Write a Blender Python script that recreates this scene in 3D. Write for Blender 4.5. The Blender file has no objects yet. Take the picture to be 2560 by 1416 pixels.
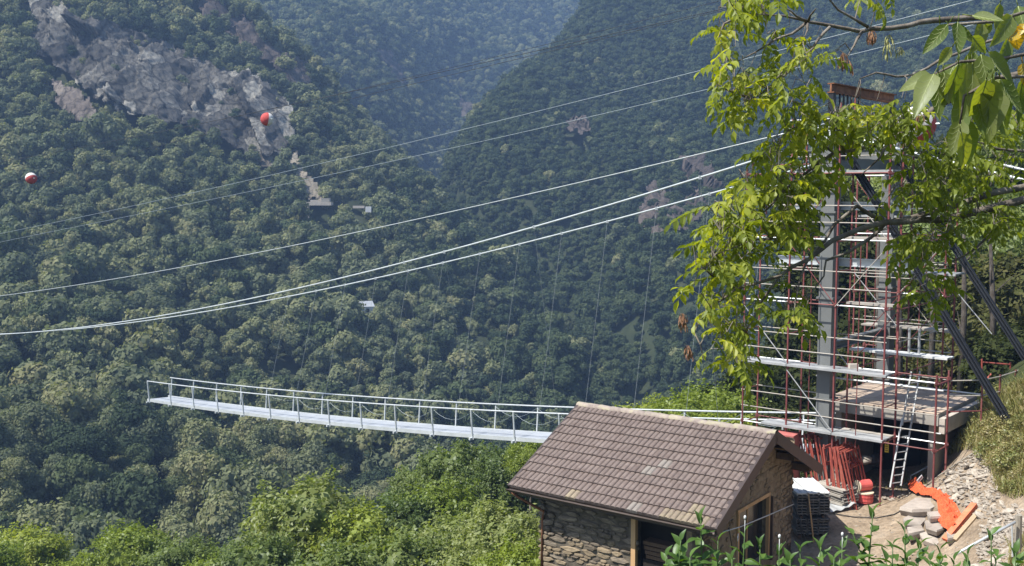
import bpy, math, random
import numpy as np
from mathutils import Vector, Matrix, noise

# ------------------------------------------------------------------ camera, sky, sun, exposure
sc = bpy.context.scene
col = sc.collection
F, PITCH = 2600.0, math.radians(5.0)          # focal length in photo pixels (2560 wide), tilt below the horizon
cam = bpy.data.cameras.new('camera')
cam.sensor_width = 36.0
cam.lens = 36.0 * F / 2560.0
cam.clip_start, cam.clip_end = 0.1, 6000.0
camo = bpy.data.objects.new('camera', cam)
col.objects.link(camo)
camo.location = (0, 0, 0)
camo.rotation_euler = (math.pi / 2 - PITCH, 0, 0)
sc.camera = camo

SUN_EL = math.radians(56)
SUN = Vector((-.91 * math.cos(SUN_EL), -.41 * math.cos(SUN_EL), math.sin(SUN_EL))).normalized()
w = bpy.data.worlds.new('World')
sc.world = w
w.use_nodes = True
nt = w.node_tree
bg = nt.nodes['Background']
sky = nt.nodes.new('ShaderNodeTexSky')
sky.sky_type = 'NISHITA'
sky.sun_disc = False
sky.sun_elevation = SUN_EL
sky.sun_rotation = math.radians(-114)
nt.links.new(sky.outputs[0], bg.inputs[0])
bg.inputs[1].default_value = 0.108
sl = bpy.data.lights.new('sun', 'SUN')
sl.energy = 5.0
sl.angle = math.radians(0.5)
sl.color = (1.0, 0.95, 0.86)
so = bpy.data.objects.new('sun', sl)
so.rotation_euler = SUN.to_track_quat('Z', 'Y').to_euler()
so.location = (-60, 0, 120)
col.objects.link(so)
sc.view_settings.view_transform = 'Standard'
sc.view_settings.look = 'None'
sc.view_settings.exposure = 0.85
sc.view_settings.gamma = 1.0
sc.view_settings.use_curve_mapping = False
sc.cycles.use_denoising = True
sc.cycles.max_bounces = 5
sc.cycles.diffuse_bounces = 2
sc.cycles.glossy_bounces = 2
sc.cycles.transmission_bounces = 3
sc.cycles.transparent_max_bounces = 4
sc.cycles.volume_bounces = 0
HAZE_DENSITY = 0.00040
HAZE_COLOR = (0.38, 0.59, 1.0)

rnd = random.Random(7)
npr = np.random.default_rng(11)

# ------------------------------------------------------------------ survey helpers (photo pixel -> place)
FW = np.array([0, math.cos(PITCH), -math.sin(PITCH)])
UP = np.array([0, math.sin(PITCH), math.cos(PITCH)])

def ray(px, py):
    return FW + np.array([1.0, 0, 0]) * (px - 1280) / F - UP * (py - 708) / F

def at(px, py, Y):
    r = ray(px, py)
    return Vector(r * (Y / r[1]))

def on_plane(px, py, p0, n):
    r = ray(px, py)
    return Vector(r * (np.dot(np.array(p0), np.array(n)) / np.dot(r, np.array(n))))

def pix(P):
    P = np.asarray(P, float)
    d = P @ FW
    return np.stack([1280 + F * P[..., 0] / d, 708 - F * (P @ UP) / d], -1)

# ------------------------------------------------------------------ object helpers
def tag(o, label=None, cat=None, group=None, kind=None):
    if label: o['label'] = label
    if cat: o['category'] = cat
    if group: o['group'] = group
    if kind: o['kind'] = kind
    return o

def empty(name, loc=(0, 0, 0), rz=0, label=None, cat=None, group=None):
    o = bpy.data.objects.new(name, None)
    o.location = loc
    o.rotation_euler = (0, 0, rz)
    o.empty_display_size = 0.3
    col.objects.link(o)
    return tag(o, label, cat, group)

def link(name, me, parent=None, loc=None, rot=None, scale=None):
    o = bpy.data.objects.new(name, me)
    if loc is not None: o.location = loc
    if rot is not None: o.rotation_euler = rot
    if scale is not None: o.scale = (scale,) * 3 if isinstance(scale, (int, float)) else scale
    if parent is not None: o.parent = parent
    col.objects.link(o)
    return o

def copy_tree(o, parent=None):
    c = o.copy()
    col.objects.link(c)
    c.parent = parent
    for ch in list(o.children):
        copy_tree(ch, c)
    return c

def np_mesh(name, V, faces, mat, smooth=False, mats=None, fm=None):
    """V (n,3); faces (m,k) with one k"""
    V = np.asarray(V, np.float32); faces = np.asarray(faces, np.int32)
    me = bpy.data.meshes.new(name)
    k = faces.shape[1]
    me.vertices.add(len(V)); me.vertices.foreach_set('co', V.ravel())
    me.loops.add(faces.size); me.loops.foreach_set('vertex_index', faces.ravel())
    me.polygons.add(len(faces))
    me.polygons.foreach_set('loop_start', np.arange(0, faces.size, k, dtype=np.int32))
    me.polygons.foreach_set('loop_total', np.full(len(faces), k, np.int32))
    if smooth: me.polygons.foreach_set('use_smooth', np.ones(len(faces), bool))
    for m_ in (mats or [mat]): me.materials.append(m_)
    if fm is not None: me.polygons.foreach_set('material_index', np.asarray(fm, np.int32))
    me.update(calc_edges=True)
    return me

class MB:
    def __init__(s): s.v = []; s.f = []; s.m = []; s.cur = 0
    def add(s, V, Fs):
        b = len(s.v); s.v += [tuple(p) for p in V]
        s.f += [tuple(b + i for i in f) for f in Fs]; s.m += [s.cur] * len(Fs)
        return s
    def box(s, c, size, M=None):
        hx, hy, hz = [k / 2 for k in size]
        V = [Vector((x * hx, y * hy, z * hz)) for z in (-1, 1) for y in (-1, 1) for x in (-1, 1)]
        if M is not None: V = [M @ p for p in V]
        V = [p + Vector(c) for p in V]
        return s.add(V, [(0, 2, 3, 1), (4, 5, 7, 6), (0, 1, 5, 4), (2, 6, 7, 3), (0, 4, 6, 2), (1, 3, 7, 5)])
    def bar(s, p, q, wd, ht, up=(0, 0, 1)):
        p, q = Vector(p), Vector(q); a = (q - p).normalized()
        r = a.cross(Vector(up))
        if r.length < 1e-4: r = a.cross(Vector((1, 0, 0)))
        r.normalize(); u = r.cross(a)
        V = [e + r * (x * wd / 2) + u * (z * ht / 2) for e in (p, q) for x, z in ((-1, -1), (1, -1), (1, 1), (-1, 1))]
        return s.add(V, [(3, 2, 1, 0), (4, 5, 6, 7), (0, 1, 5, 4), (1, 2, 6, 5), (2, 3, 7, 6), (3, 0, 4, 7)])
    def tube(s, pts, r, n=6, cap=True):
        pts = [Vector(p) for p in pts]; m = len(pts)
        rs = r if isinstance(r, (list, tuple)) else [r] * m
        V = []; ref = None
        for i, p in enumerate(pts):
            t = (pts[min(i + 1, m - 1)] - pts[max(i - 1, 0)])
            t = t.normalized() if t.length > 1e-9 else Vector((0, 0, 1))
            if ref is None:
                ref = t.cross(Vector((0, 0, 1)))
                if ref.length < 1e-3: ref = t.cross(Vector((1, 0, 0)))
            ref = (ref - t * ref.dot(t))
            if ref.length < 1e-6: ref = t.orthogonal()
            ref.normalize(); b = t.cross(ref)
            for k in range(n):
                a = 2 * math.pi * k / n
                V.append(p + (ref * math.cos(a) + b * math.sin(a)) * rs[i])
        Fs = [(i * n + k, i * n + (k + 1) % n, (i + 1) * n + (k + 1) % n, (i + 1) * n + k) for i in range(m - 1) for k in range(n)]
        if cap: Fs += [tuple(range(n - 1, -1, -1)), tuple((m - 1) * n + k for k in range(n))]
        return s.add(V, Fs)
    def prism(s, poly, z0, z1):
        n = len(poly)
        V = [(x, y, z0) for x, y in poly] + [(x, y, z1) for x, y in poly]
        return s.add(V, [tuple(range(n - 1, -1, -1)), tuple(range(n, 2 * n))] + [(i, (i + 1) % n, n + (i + 1) % n, n + i) for i in range(n)])
    def mesh(s, name, mats, smooth=False):
        me = bpy.data.meshes.new(name)
        me.from_pydata(s.v, [], s.f)
        for m_ in (mats if isinstance(mats, (list, tuple)) else [mats]): me.materials.append(m_)
        if any(s.m): me.polygons.foreach_set('material_index', s.m)
        if smooth: me.polygons.foreach_set('use_smooth', [True] * len(s.f))
        me.update()
        return me
    def build(s, name, mats, parent=None, smooth=False, **k):
        return link(name, s.mesh(name, mats, smooth), parent, **k)

# ------------------------------------------------------------------ materials
def new_mat(name):
    m = bpy.data.materials.new(name); m.use_nodes = True
    return m, m.node_tree, m.node_tree.nodes['Principled BSDF']

def ramp(nt_, stops):
    r = nt_.nodes.new('ShaderNodeValToRGB')
    e = r.color_ramp.elements
    while len(e) < len(stops): e.new(0.5)
    for x, (p, c) in zip(e, stops):
        x.position = p; x.color = (*c, 1)
    return r

def surf(name, cols, scale=3.0, rough=0.8, bump=0.0, metal=0.0, detail=6.0, per_object=0.0, stretch=None, spec=0.3, dist=0.05, lo=0.3, hi=0.7):
    """noise-mottled surface; per_object varies the value of each object"""
    m, t, p = new_mat(name); L = t.links
    tc = t.nodes.new('ShaderNodeTexCoord'); vec = tc.outputs['Object']
    if per_object:
        oi0 = t.nodes.new('ShaderNodeObjectInfo'); ad = t.nodes.new('ShaderNodeVectorMath'); ad.operation = 'MULTIPLY_ADD'
        ad.inputs[1].default_value = (1, 1, 1)
        cx = t.nodes.new('ShaderNodeCombineXYZ'); ml = t.nodes.new('ShaderNodeMath'); ml.operation = 'MULTIPLY'; ml.inputs[1].default_value = 50
        L.new(oi0.outputs['Random'], ml.inputs[0]); L.new(ml.outputs[0], cx.inputs[0]); L.new(vec, ad.inputs[0]); L.new(cx.outputs[0], ad.inputs[2]); vec = ad.outputs[0]
    if stretch:
        mp = t.nodes.new('ShaderNodeMapping'); mp.inputs['Scale'].default_value = stretch
        L.new(vec, mp.inputs[0]); vec = mp.outputs[0]
    nz = t.nodes.new('ShaderNodeTexNoise'); nz.inputs['Scale'].default_value = scale; nz.inputs['Detail'].default_value = detail; nz.inputs['Roughness'].default_value = 0.65
    L.new(vec, nz.inputs['Vector'])
    n = len(cols)
    r = ramp(t, [(lo + (hi - lo) * i / max(1, n - 1), c) for i, c in enumerate(cols)])
    L.new(nz.outputs[0], r.inputs[0])
    out = r.outputs[0]
    if per_object:
        oi = t.nodes.new('ShaderNodeObjectInfo'); hs = t.nodes.new('ShaderNodeHueSaturation')
        mr = t.nodes.new('ShaderNodeMapRange'); mr.inputs[3].default_value = 1 - per_object; mr.inputs[4].default_value = 1 + per_object
        L.new(oi.outputs['Random'], mr.inputs[0]); L.new(mr.outputs[0], hs.inputs['Value']); L.new(out, hs.inputs['Color']); out = hs.outputs[0]
    L.new(out, p.inputs['Base Color'])
    p.inputs['Roughness'].default_value = rough; p.inputs['Metallic'].default_value = metal
    p.inputs['Specular IOR Level'].default_value = spec
    if bump:
        b = t.nodes.new('ShaderNodeBump'); b.inputs['Strength'].default_value = bump; b.inputs['Distance'].default_value = dist
        L.new(nz.outputs[0], b.inputs['Height']); L.new(b.outputs[0], p.inputs['Normal'])
    return m

def leaf_mat(name, cols, transl, mix=0.35, nscale=0.35, gloss=0.12, rand=1.0):
    """foliage: each object (or instance) takes its own tone, leaves vary a little, light passes through"""
    m = bpy.data.materials.new(name); m.use_nodes = True
    t = m.node_tree; L = t.links; t.nodes.clear()
    out = t.nodes.new('ShaderNodeOutputMaterial')
    oi = t.nodes.new('ShaderNodeObjectInfo'); tc = t.nodes.new('ShaderNodeTexCoord')
    nz = t.nodes.new('ShaderNodeTexNoise'); nz.inputs['Scale'].default_value = nscale; nz.inputs['Detail'].default_value = 3
    L.new(tc.outputs['Object'], nz.inputs['Vector'])
    geo = t.nodes.new('ShaderNodeNewGeometry')
    a = t.nodes.new('ShaderNodeMath'); a.operation = 'MULTIPLY'; a.inputs[1].default_value = rand; L.new(oi.outputs['Random'], a.inputs[0])
    b = t.nodes.new('ShaderNodeMath'); b.operation = 'MULTIPLY_ADD'; b.inputs[1].default_value = 0.5; L.new(nz.outputs[0], b.inputs[0]); L.new(a.outputs[0], b.inputs[2])
    c = t.nodes.new('ShaderNodeMath'); c.operation = 'MULTIPLY_ADD'; c.inputs[1].default_value = 0.35; L.new(geo.outputs['Random Per Island'], c.inputs[0]); L.new(b.outputs[0], c.inputs[2])
    mr = t.nodes.new('ShaderNodeMapRange'); mr.inputs[1].default_value = 0.2; mr.inputs[2].default_value = 0.55 + rand
    L.new(c.outputs[0], mr.inputs[0])
    n = len(cols)
    r = ramp(t, [(i / (n - 1), k) for i, k in enumerate(cols)]); L.new(mr.outputs[0], r.inputs[0])
    d = t.nodes.new('ShaderNodeBsdfDiffuse'); tr = t.nodes.new('ShaderNodeBsdfTranslucent')
    mx = t.nodes.new('ShaderNodeMix'); mx.data_type = 'RGBA'; mx.blend_type = 'MULTIPLY'; mx.inputs[0].default_value = 1.0
    L.new(r.outputs[0], mx.inputs[6]); mx.inputs[7].default_value = (*transl, 1)
    L.new(r.outputs[0], d.inputs[0]); L.new(mx.outputs[2], tr.inputs[0])
    s = t.nodes.new('ShaderNodeMixShader'); s.inputs[0].default_value = mix
    L.new(d.outputs[0], s.inputs[1]); L.new(tr.outputs[0], s.inputs[2])
    fin = s.outputs[0]
    if gloss:
        g = t.nodes.new('ShaderNodeBsdfGlossy'); g.inputs['Roughness'].default_value = 0.45; g.inputs[0].default_value = (0.8, 0.85, 0.9, 1)
        s2 = t.nodes.new('ShaderNodeMixShader'); s2.inputs[0].default_value = gloss
        L.new(fin, s2.inputs[1]); L.new(g.outputs[0], s2.inputs[2]); fin = s2.outputs[0]
    L.new(fin, out.inputs[0])
    return m

M = {}
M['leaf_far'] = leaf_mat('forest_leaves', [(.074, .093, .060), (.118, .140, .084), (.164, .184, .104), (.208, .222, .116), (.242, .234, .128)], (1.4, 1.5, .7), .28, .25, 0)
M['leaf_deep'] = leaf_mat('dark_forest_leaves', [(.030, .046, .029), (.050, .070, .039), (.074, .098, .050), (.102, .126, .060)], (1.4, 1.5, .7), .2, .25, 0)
M['leaf_near'] = leaf_mat('tree_leaves', [(.056, .088, .028), (.100, .140, .044), (.155, .195, .062), (.22, .245, .085)], (1.6, 1.7, .5), .38, .6, .02)
M['leaf_bright'] = leaf_mat('yellow_green_leaves', [(.12, .17, .028), (.20, .25, .042), (.29, .32, .060)], (1.6, 1.6, .4), .4, .6, .02)
M['leaf_shaded'] = leaf_mat('brown_shaded_leaves', [(.022, .030, .013), (.044, .056, .022), (.080, .090, .034), (.13, .12, .052)], (1.6, 1.6, .5), .32, .6, 0)  # brownish leaves darkened: shade behind the tower put into the colour
M['leaf_ash'] = leaf_mat('branch_leaves', [(.10, .135, .022), (.17, .21, .032), (.26, .30, .045), (.36, .36, .06)], (1.9, 1.8, .35), .5, 3, .015, .9)
M['leaf_big'] = leaf_mat('broad_leaves', [(.075, .115, .028), (.12, .165, .042), (.19, .215, .075)], (2.4, 2.2, .35), .45, 14, .03, .9)
M['leaf_yellow'] = leaf_mat('yellow_leaves', [(.50, .30, .02), (.62, .42, .03)], (1.4, 1.2, .4), .4, 8, .04)
M['leaf_weed'] = leaf_mat('weed_leaves', [(.035, .075, .016), (.060, .115, .022), (.10, .17, .035)], (1.8, 1.9, .4), .33, 8, .03, .7)
M['grass'] = leaf_mat('bank_grass', [(.09, .115, .032), (.16, .18, .050), (.25, .235, .085), (.34, .28, .14)], (1.4, 1.3, .6), .3, .9, .03, .2)
M['bark'] = surf('bark', [(.06, .05, .04), (.14, .12, .10), (.24, .22, .19)], 9, .9, .5, stretch=(1, 1, .35))
M['bark_dark'] = surf('dark_bark', [(.025, .02, .016), (.06, .05, .042), (.11, .10, .085)], 9, .9, .5, stretch=(1, 1, .35))
M['seed'] = surf('brown_seed_keys', [(.09, .04, .025), (.22, .12, .07), (.32, .20, .12)], 20, .8)
M['seed_green'] = surf('pale_seed_keys', [(.20, .22, .08), (.36, .34, .16)], 20, .8)
M['soil'] = surf('forest_floor', [(.016, .024, .010), (.028, .038, .016), (.045, .052, .024)], .15, 1, .3)

def ground_mat():
    m, t, p = new_mat('yard_ground'); L = t.links
    tc = t.nodes.new('ShaderNodeTexCoord')
    def nz(s, d=8, r=.7):
        n = t.nodes.new('ShaderNodeTexNoise'); n.inputs['Scale'].default_value = s; n.inputs['Detail'].default_value = d; n.inputs['Roughness'].default_value = r
        L.new(tc.outputs['Object'], n.inputs['Vector']); return n
    a = nz(1.1); b = nz(9, 6)
    r = ramp(t, [(.28, (.15, .118, .088)), (.45, (.265, .208, .150)), (.62, (.35, .285, .215)), (.8, (.27, .245, .205))]); L.new(a.outputs[0], r.inputs[0])
    r2 = ramp(t, [(.35, (.55, .55, .55)), (.65, (1.15, 1.13, 1.1))]); L.new(b.outputs[0], r2.inputs[0])
    mx = t.nodes.new('ShaderNodeMix'); mx.data_type = 'RGBA'; mx.blend_type = 'MULTIPLY'; mx.inputs[0].default_value = .8
    L.new(r.outputs[0], mx.inputs[6]); L.new(r2.outputs[0], mx.inputs[7])
    # where soil is bare versus overgrown is stored per vertex as a ground-cover value
    at_ = t.nodes.new('ShaderNodeAttribute'); at_.attribute_name = 'cover'
    g = ramp(t, [(.3, (.022, .030, .012)), (.6, (.055, .065, .024)), (.8, (.09, .085, .04))]); L.new(b.outputs[0], g.inputs[0])
    m2 = t.nodes.new('ShaderNodeMix'); m2.data_type = 'RGBA'; L.new(at_.outputs['Fac'], m2.inputs[0]); L.new(mx.outputs[2], m2.inputs[6]); L.new(g.outputs[0], m2.inputs[7])
    L.new(m2.outputs[2], p.inputs['Base Color']); p.inputs['Roughness'].default_value = .95; p.inputs['Specular IOR Level'].default_value = .1
    v = t.nodes.new('ShaderNodeTexVoronoi'); v.inputs['Scale'].default_value = 7; L.new(tc.outputs['Object'], v.inputs['Vector'])
    bu = t.nodes.new('ShaderNodeBump'); bu.inputs['Strength'].default_value = .5; bu.inputs['Distance'].default_value = .06; L.new(b.outputs[0], bu.inputs['Height'])
    b2 = t.nodes.new('ShaderNodeBump'); b2.inputs['Strength'].default_value = .35; b2.inputs['Distance'].default_value = .05; L.new(v.outputs['Distance'], b2.inputs['Height']); L.new(bu.outputs[0], b2.inputs['Normal'])
    L.new(b2.outputs[0], p.inputs['Normal'])
    return m
M['ground'] = ground_mat()

def rock_mat(name, cols, tint, cell=.16):
    m, t, p = new_mat(name); L = t.links
    tc = t.nodes.new('ShaderNodeTexCoord')
    wn = t.nodes.new('ShaderNodeTexNoise'); wn.inputs['Scale'].default_value = .18; wn.inputs['Detail'].default_value = 5; L.new(tc.outputs['Object'], wn.inputs['Vector'])
    wm = t.nodes.new('ShaderNodeVectorMath'); wm.operation = 'MULTIPLY_ADD'; wm.inputs[1].default_value = (5, 5, 5); L.new(wn.outputs['Color'], wm.inputs[0]); L.new(tc.outputs['Object'], wm.inputs[2])
    mp = t.nodes.new('ShaderNodeMapping'); mp.inputs['Scale'].default_value = (1.15, .5, .26); mp.inputs['Rotation'].default_value = (0, .18, 0); L.new(wm.outputs[0], mp.inputs[0])
    v = t.nodes.new('ShaderNodeTexVoronoi'); v.inputs['Scale'].default_value = cell; L.new(mp.outputs[0], v.inputs['Vector'])
    e1 = t.nodes.new('ShaderNodeTexVoronoi'); e1.feature = 'DISTANCE_TO_EDGE'; e1.inputs['Scale'].default_value = cell; L.new(mp.outputs[0], e1.inputs['Vector'])
    e2 = t.nodes.new('ShaderNodeTexVoronoi'); e2.feature = 'DISTANCE_TO_EDGE'; e2.inputs['Scale'].default_value = cell * 3.1; L.new(mp.outputs[0], e2.inputs['Vector'])
    sp = t.nodes.new('ShaderNodeSeparateColor'); L.new(v.outputs['Color'], sp.inputs[0])
    n1 = t.nodes.new('ShaderNodeTexNoise'); n1.inputs['Scale'].default_value = .6; n1.inputs['Detail'].default_value = 8; n1.inputs['Roughness'].default_value = .75; L.new(mp.outputs[0], n1.inputs['Vector'])
    ad = t.nodes.new('ShaderNodeMath'); ad.operation = 'MULTIPLY_ADD'; ad.inputs[1].default_value = .75; L.new(n1.outputs[0], ad.inputs[0])
    sc2 = t.nodes.new('ShaderNodeMath'); sc2.operation = 'MULTIPLY'; sc2.inputs[1].default_value = .55; L.new(sp.outputs[0], sc2.inputs[0]); L.new(sc2.outputs[0], ad.inputs[2])
    r = ramp(t, [(.28 + .62 * i / (len(cols) - 1), c) for i, c in enumerate(cols)]); L.new(ad.outputs[0], r.inputs[0])
    cur = r.outputs[0]
    for e, w_, lo_ in ((e1, .07, .30), (e2, .09, .55)):
        mr = t.nodes.new('ShaderNodeMapRange'); mr.inputs[1].default_value = 0; mr.inputs[2].default_value = w_; mr.inputs[3].default_value = lo_; mr.inputs[4].default_value = 1.0; L.new(e.outputs['Distance'], mr.inputs[0])
        mx = t.nodes.new('ShaderNodeMix'); mx.data_type = 'RGBA'; mx.blend_type = 'MULTIPLY'; mx.inputs[0].default_value = 1; L.new(cur, mx.inputs[6]); L.new(mr.outputs[0], mx.inputs[7]); cur = mx.outputs[2]
    L.new(cur, p.inputs['Base Color'])
    p.inputs['Roughness'].default_value = .95; p.inputs['Specular IOR Level'].default_value = .1
    bu = t.nodes.new('ShaderNodeBump'); bu.inputs['Strength'].default_value = .6; bu.inputs['Distance'].default_value = .8; L.new(n1.outputs[0], bu.inputs['Height']); L.new(bu.outputs[0], p.inputs['Normal'])
    return m
M['cliff'] = rock_mat('grey_cliff_rock', [(.038, .037, .035), (.060, .058, .053), (.088, .084, .075), (.130, .124, .109), (.28, .268, .232)], (1.5, 1.45, 1.3))
M['slab_rock'] = rock_mat('smooth_brown_rock', [(.12, .10, .085), (.16, .135, .115), (.21, .18, .15)], (1.1, 1.08, 1.0))
M['red_rock'] = rock_mat('reddish_rock', [(.055, .046, .042), (.082, .068, .060), (.118, .098, .084)], (1.15, 1.1, 1.0))
M['sand'] = rock_mat('pale_scree', [(.15, .13, .10), (.21, .185, .145), (.30, .265, .21)], (1.1, 1.05, 1.0))

M['tile'] = surf('roof_tile_concrete', [(.112, .085, .075), (.146, .115, .103), (.176, .143, .128)], 6, .8, .15, per_object=.07, spec=.25, dist=.01)
M['tile_lichen'] = surf('roof_tile_lichen', [(.17, .135, .11), (.22, .18, .13), (.27, .235, .16)], 8, .9, .15, per_object=.1, dist=.01)
M['tile_grey'] = surf('roof_tile_grey', [(.17, .145, .13), (.20, .18, .162), (.23, .21, .185)], 8, .9, .15, dist=.01)
M['ridge'] = surf('ridge_tile_mossy', [(.18, .145, .13), (.27, .23, .20), (.33, .31, .20)], 5, .9, .3, per_object=.08, dist=.02)
M['flashing'] = surf('brown_sheet_metal', [(.050, .037, .034), (.062, .047, .043)], 2, .5, spec=.4)
M['gutter'] = surf('brown_gutter', [(.055, .04, .035), (.08, .06, .05)], 3, .5)
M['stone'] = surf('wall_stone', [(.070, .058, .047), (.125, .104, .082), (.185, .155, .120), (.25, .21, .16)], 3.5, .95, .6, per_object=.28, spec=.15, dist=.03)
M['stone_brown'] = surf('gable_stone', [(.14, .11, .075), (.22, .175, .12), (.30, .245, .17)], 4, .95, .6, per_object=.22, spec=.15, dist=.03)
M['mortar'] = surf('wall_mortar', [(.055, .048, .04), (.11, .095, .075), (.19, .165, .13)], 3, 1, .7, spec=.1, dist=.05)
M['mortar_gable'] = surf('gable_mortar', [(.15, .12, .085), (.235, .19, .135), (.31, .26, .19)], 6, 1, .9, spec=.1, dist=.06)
M['brick'] = surf('orange_brick', [(.30, .13, .08), (.42, .20, .12)], 10, .9, .3, per_object=.2)
M['timber'] = surf('warm_timber', [(.42, .26, .13), (.56, .37, .20)], 4, .7, .1, stretch=(1, 1, .15))
M['timber_dark'] = surf('dark_timber', [(.07, .045, .03), (.13, .085, .055)], 4, .8, .2, stretch=(6, 6, 1))
M['plank_wood'] = surf('board_wood', [(.30, .22, .14), (.42, .33, .22)], 3, .8, .1)
M['shade_in'] = surf('interior_shade', [(.015, .013, .012), (.03, .026, .022)], 2, 1)  # near-black colour carries the inner shade of hut and chamber
M['glass'] = surf('dark_window_glass', [(.012, .013, .015), (.02, .022, .024)], 1, .15, spec=.5)
M['galv'] = surf('galvanised_steel', [(.42, .45, .46), (.55, .58, .60)], 2, .45, .05, metal=.25, per_object=.05, dist=.01)
M['galv_deck'] = surf('galvanised_grating', [(.30, .325, .355), (.38, .405, .44)], 1.5, .55, metal=.1, per_object=.05)
M['cable'] = surf('steel_cable', [(.42, .46, .46), (.56, .60, .61)], 3, .4, metal=.3)
M['hanger'] = surf('hanger_wire', [(.20, .23, .24), (.28, .31, .32)], 3, .6)
M['cable_grey'] = surf('thin_wire', [(.24, .29, .32), (.33, .38, .41)], 3, .5, metal=.2)
M['cable_dark'] = surf('dark_wire', [(.03, .035, .045), (.05, .055, .065)], 3, .6)
M['tower'] = surf('tower_grey_paint', [(.118, .124, .124), (.152, .16, .16)], 1.2, .55, spec=.35)
M['strut'] = surf('anthracite_steel', [(.018, .020, .026), (.028, .031, .038)], 2, .85, spec=.15)
M['red_pole'] = surf('red_scaffold_paint', [(.10, .028, .028), (.175, .05, .048), (.23, .09, .08)], 2.5, .6, per_object=.15, stretch=(1, 1, .5))
M['red_frame'] = surf('red_frame_paint', [(.17, .035, .03), (.32, .075, .055), (.40, .14, .10)], 3, .6, per_object=.15)
M['scaf_board'] = surf('scaffold_board_steel', [(.24, .25, .255), (.37, .38, .385)], 2.5, .55, metal=.1, per_object=.12)
M['board_dirty'] = surf('dusty_board', [(.28, .255, .22), (.40, .375, .335)], 3, .8, per_object=.1)
M['board_shaded'] = surf('shaded_board_end', [(.10, .10, .095), (.18, .175, .165)], 6, .8, per_object=.25)  # dark tone puts the shade on the stack's front into the boards
M['board_white'] = surf('white_painted_board', [(.46, .48, .48), (.58, .59, .585)], 3, .6, per_object=.04)
M['rust'] = surf('rusty_steel', [(.10, .045, .028), (.20, .085, .045), (.28, .13, .07)], 4, .85, .2)
M['black_steel'] = surf('black_steel', [(.010, .012, .016), (.02, .022, .028)], 3, .6)
M['concrete'] = surf('concrete', [(.34, .30, .26), (.43, .385, .335), (.50, .45, .39)], 1.6, .9, .2, dist=.02)
M['concrete_form'] = surf('platform_panel', [(.30, .235, .18), (.38, .30, .235), (.44, .36, .285)], 1.6, .9, .1, per_object=.14, dist=.01)
M['concrete_edge'] = surf('slab_edge_concrete', [(.24, .225, .20), (.33, .31, .28)], 2, .9, .2, dist=.02)
M['ball_red'] = surf('marker_red', [(.36, .05, .05), (.48, .085, .08)], 6, .8)
M['ball_white'] = surf('marker_white', [(.54, .52, .49), (.66, .64, .61)], 6, .8)
M['reel_red'] = surf('reel_red_plastic', [(.55, .08, .08), (.68, .15, .13)], 4, .5)
M['reel_face'] = surf('reel_cardboard', [(.55, .47, .34), (.66, .58, .44)], 5, .8)
M['orange_net'] = surf('orange_barrier_mesh', [(.34, .05, .02), (.60, .10, .035), (.72, .15, .06)], 22, .8, .6, dist=.02)
M['orange_wood'] = surf('orange_painted_board', [(.58, .13, .06), (.75, .22, .12)], 5, .8)
M['slab_stone'] = surf('flat_grey_slab', [(.24, .205, .175), (.34, .30, .26), (.42, .37, .32)], 3, .95, .4, per_object=.12, dist=.03)
M['rubble'] = surf('rubble_stone', [(.20, .17, .14), (.33, .29, .24), (.45, .40, .34)], 4, .95, .4, per_object=.2, dist=.03)
M['hose'] = surf('black_hose', [(.03, .028, .026), (.05, .048, .045)], 4, .6)
M['post_wood'] = surf('grey_wood_post', [(.20, .18, .15), (.31, .28, .23)], 5, .9, .3, stretch=(4, 4, 1))
M['sign_yellow'] = surf('yellow_sign', [(.62, .48, .04), (.72, .56, .07)], 4, .5)
M['sign_white'] = surf('white_sign', [(.70, .71, .72), (.78, .79, .80)], 4, .5)
M['ink'] = surf('sign_ink', [(.03, .03, .035), (.05, .05, .06)], 4, .6)
M['blue'] = surf('blue_ink', [(.16, .2, .33), (.2, .24, .4)], 4, .6)
M['hut'] = surf('pale_hut', [(.45, .46, .47), (.56, .57, .58)], .5, .8)
M['hut_roof'] = surf('hut_grey_roof', [(.30, .32, .35), (.40, .42, .45)], .5, .8)

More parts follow.
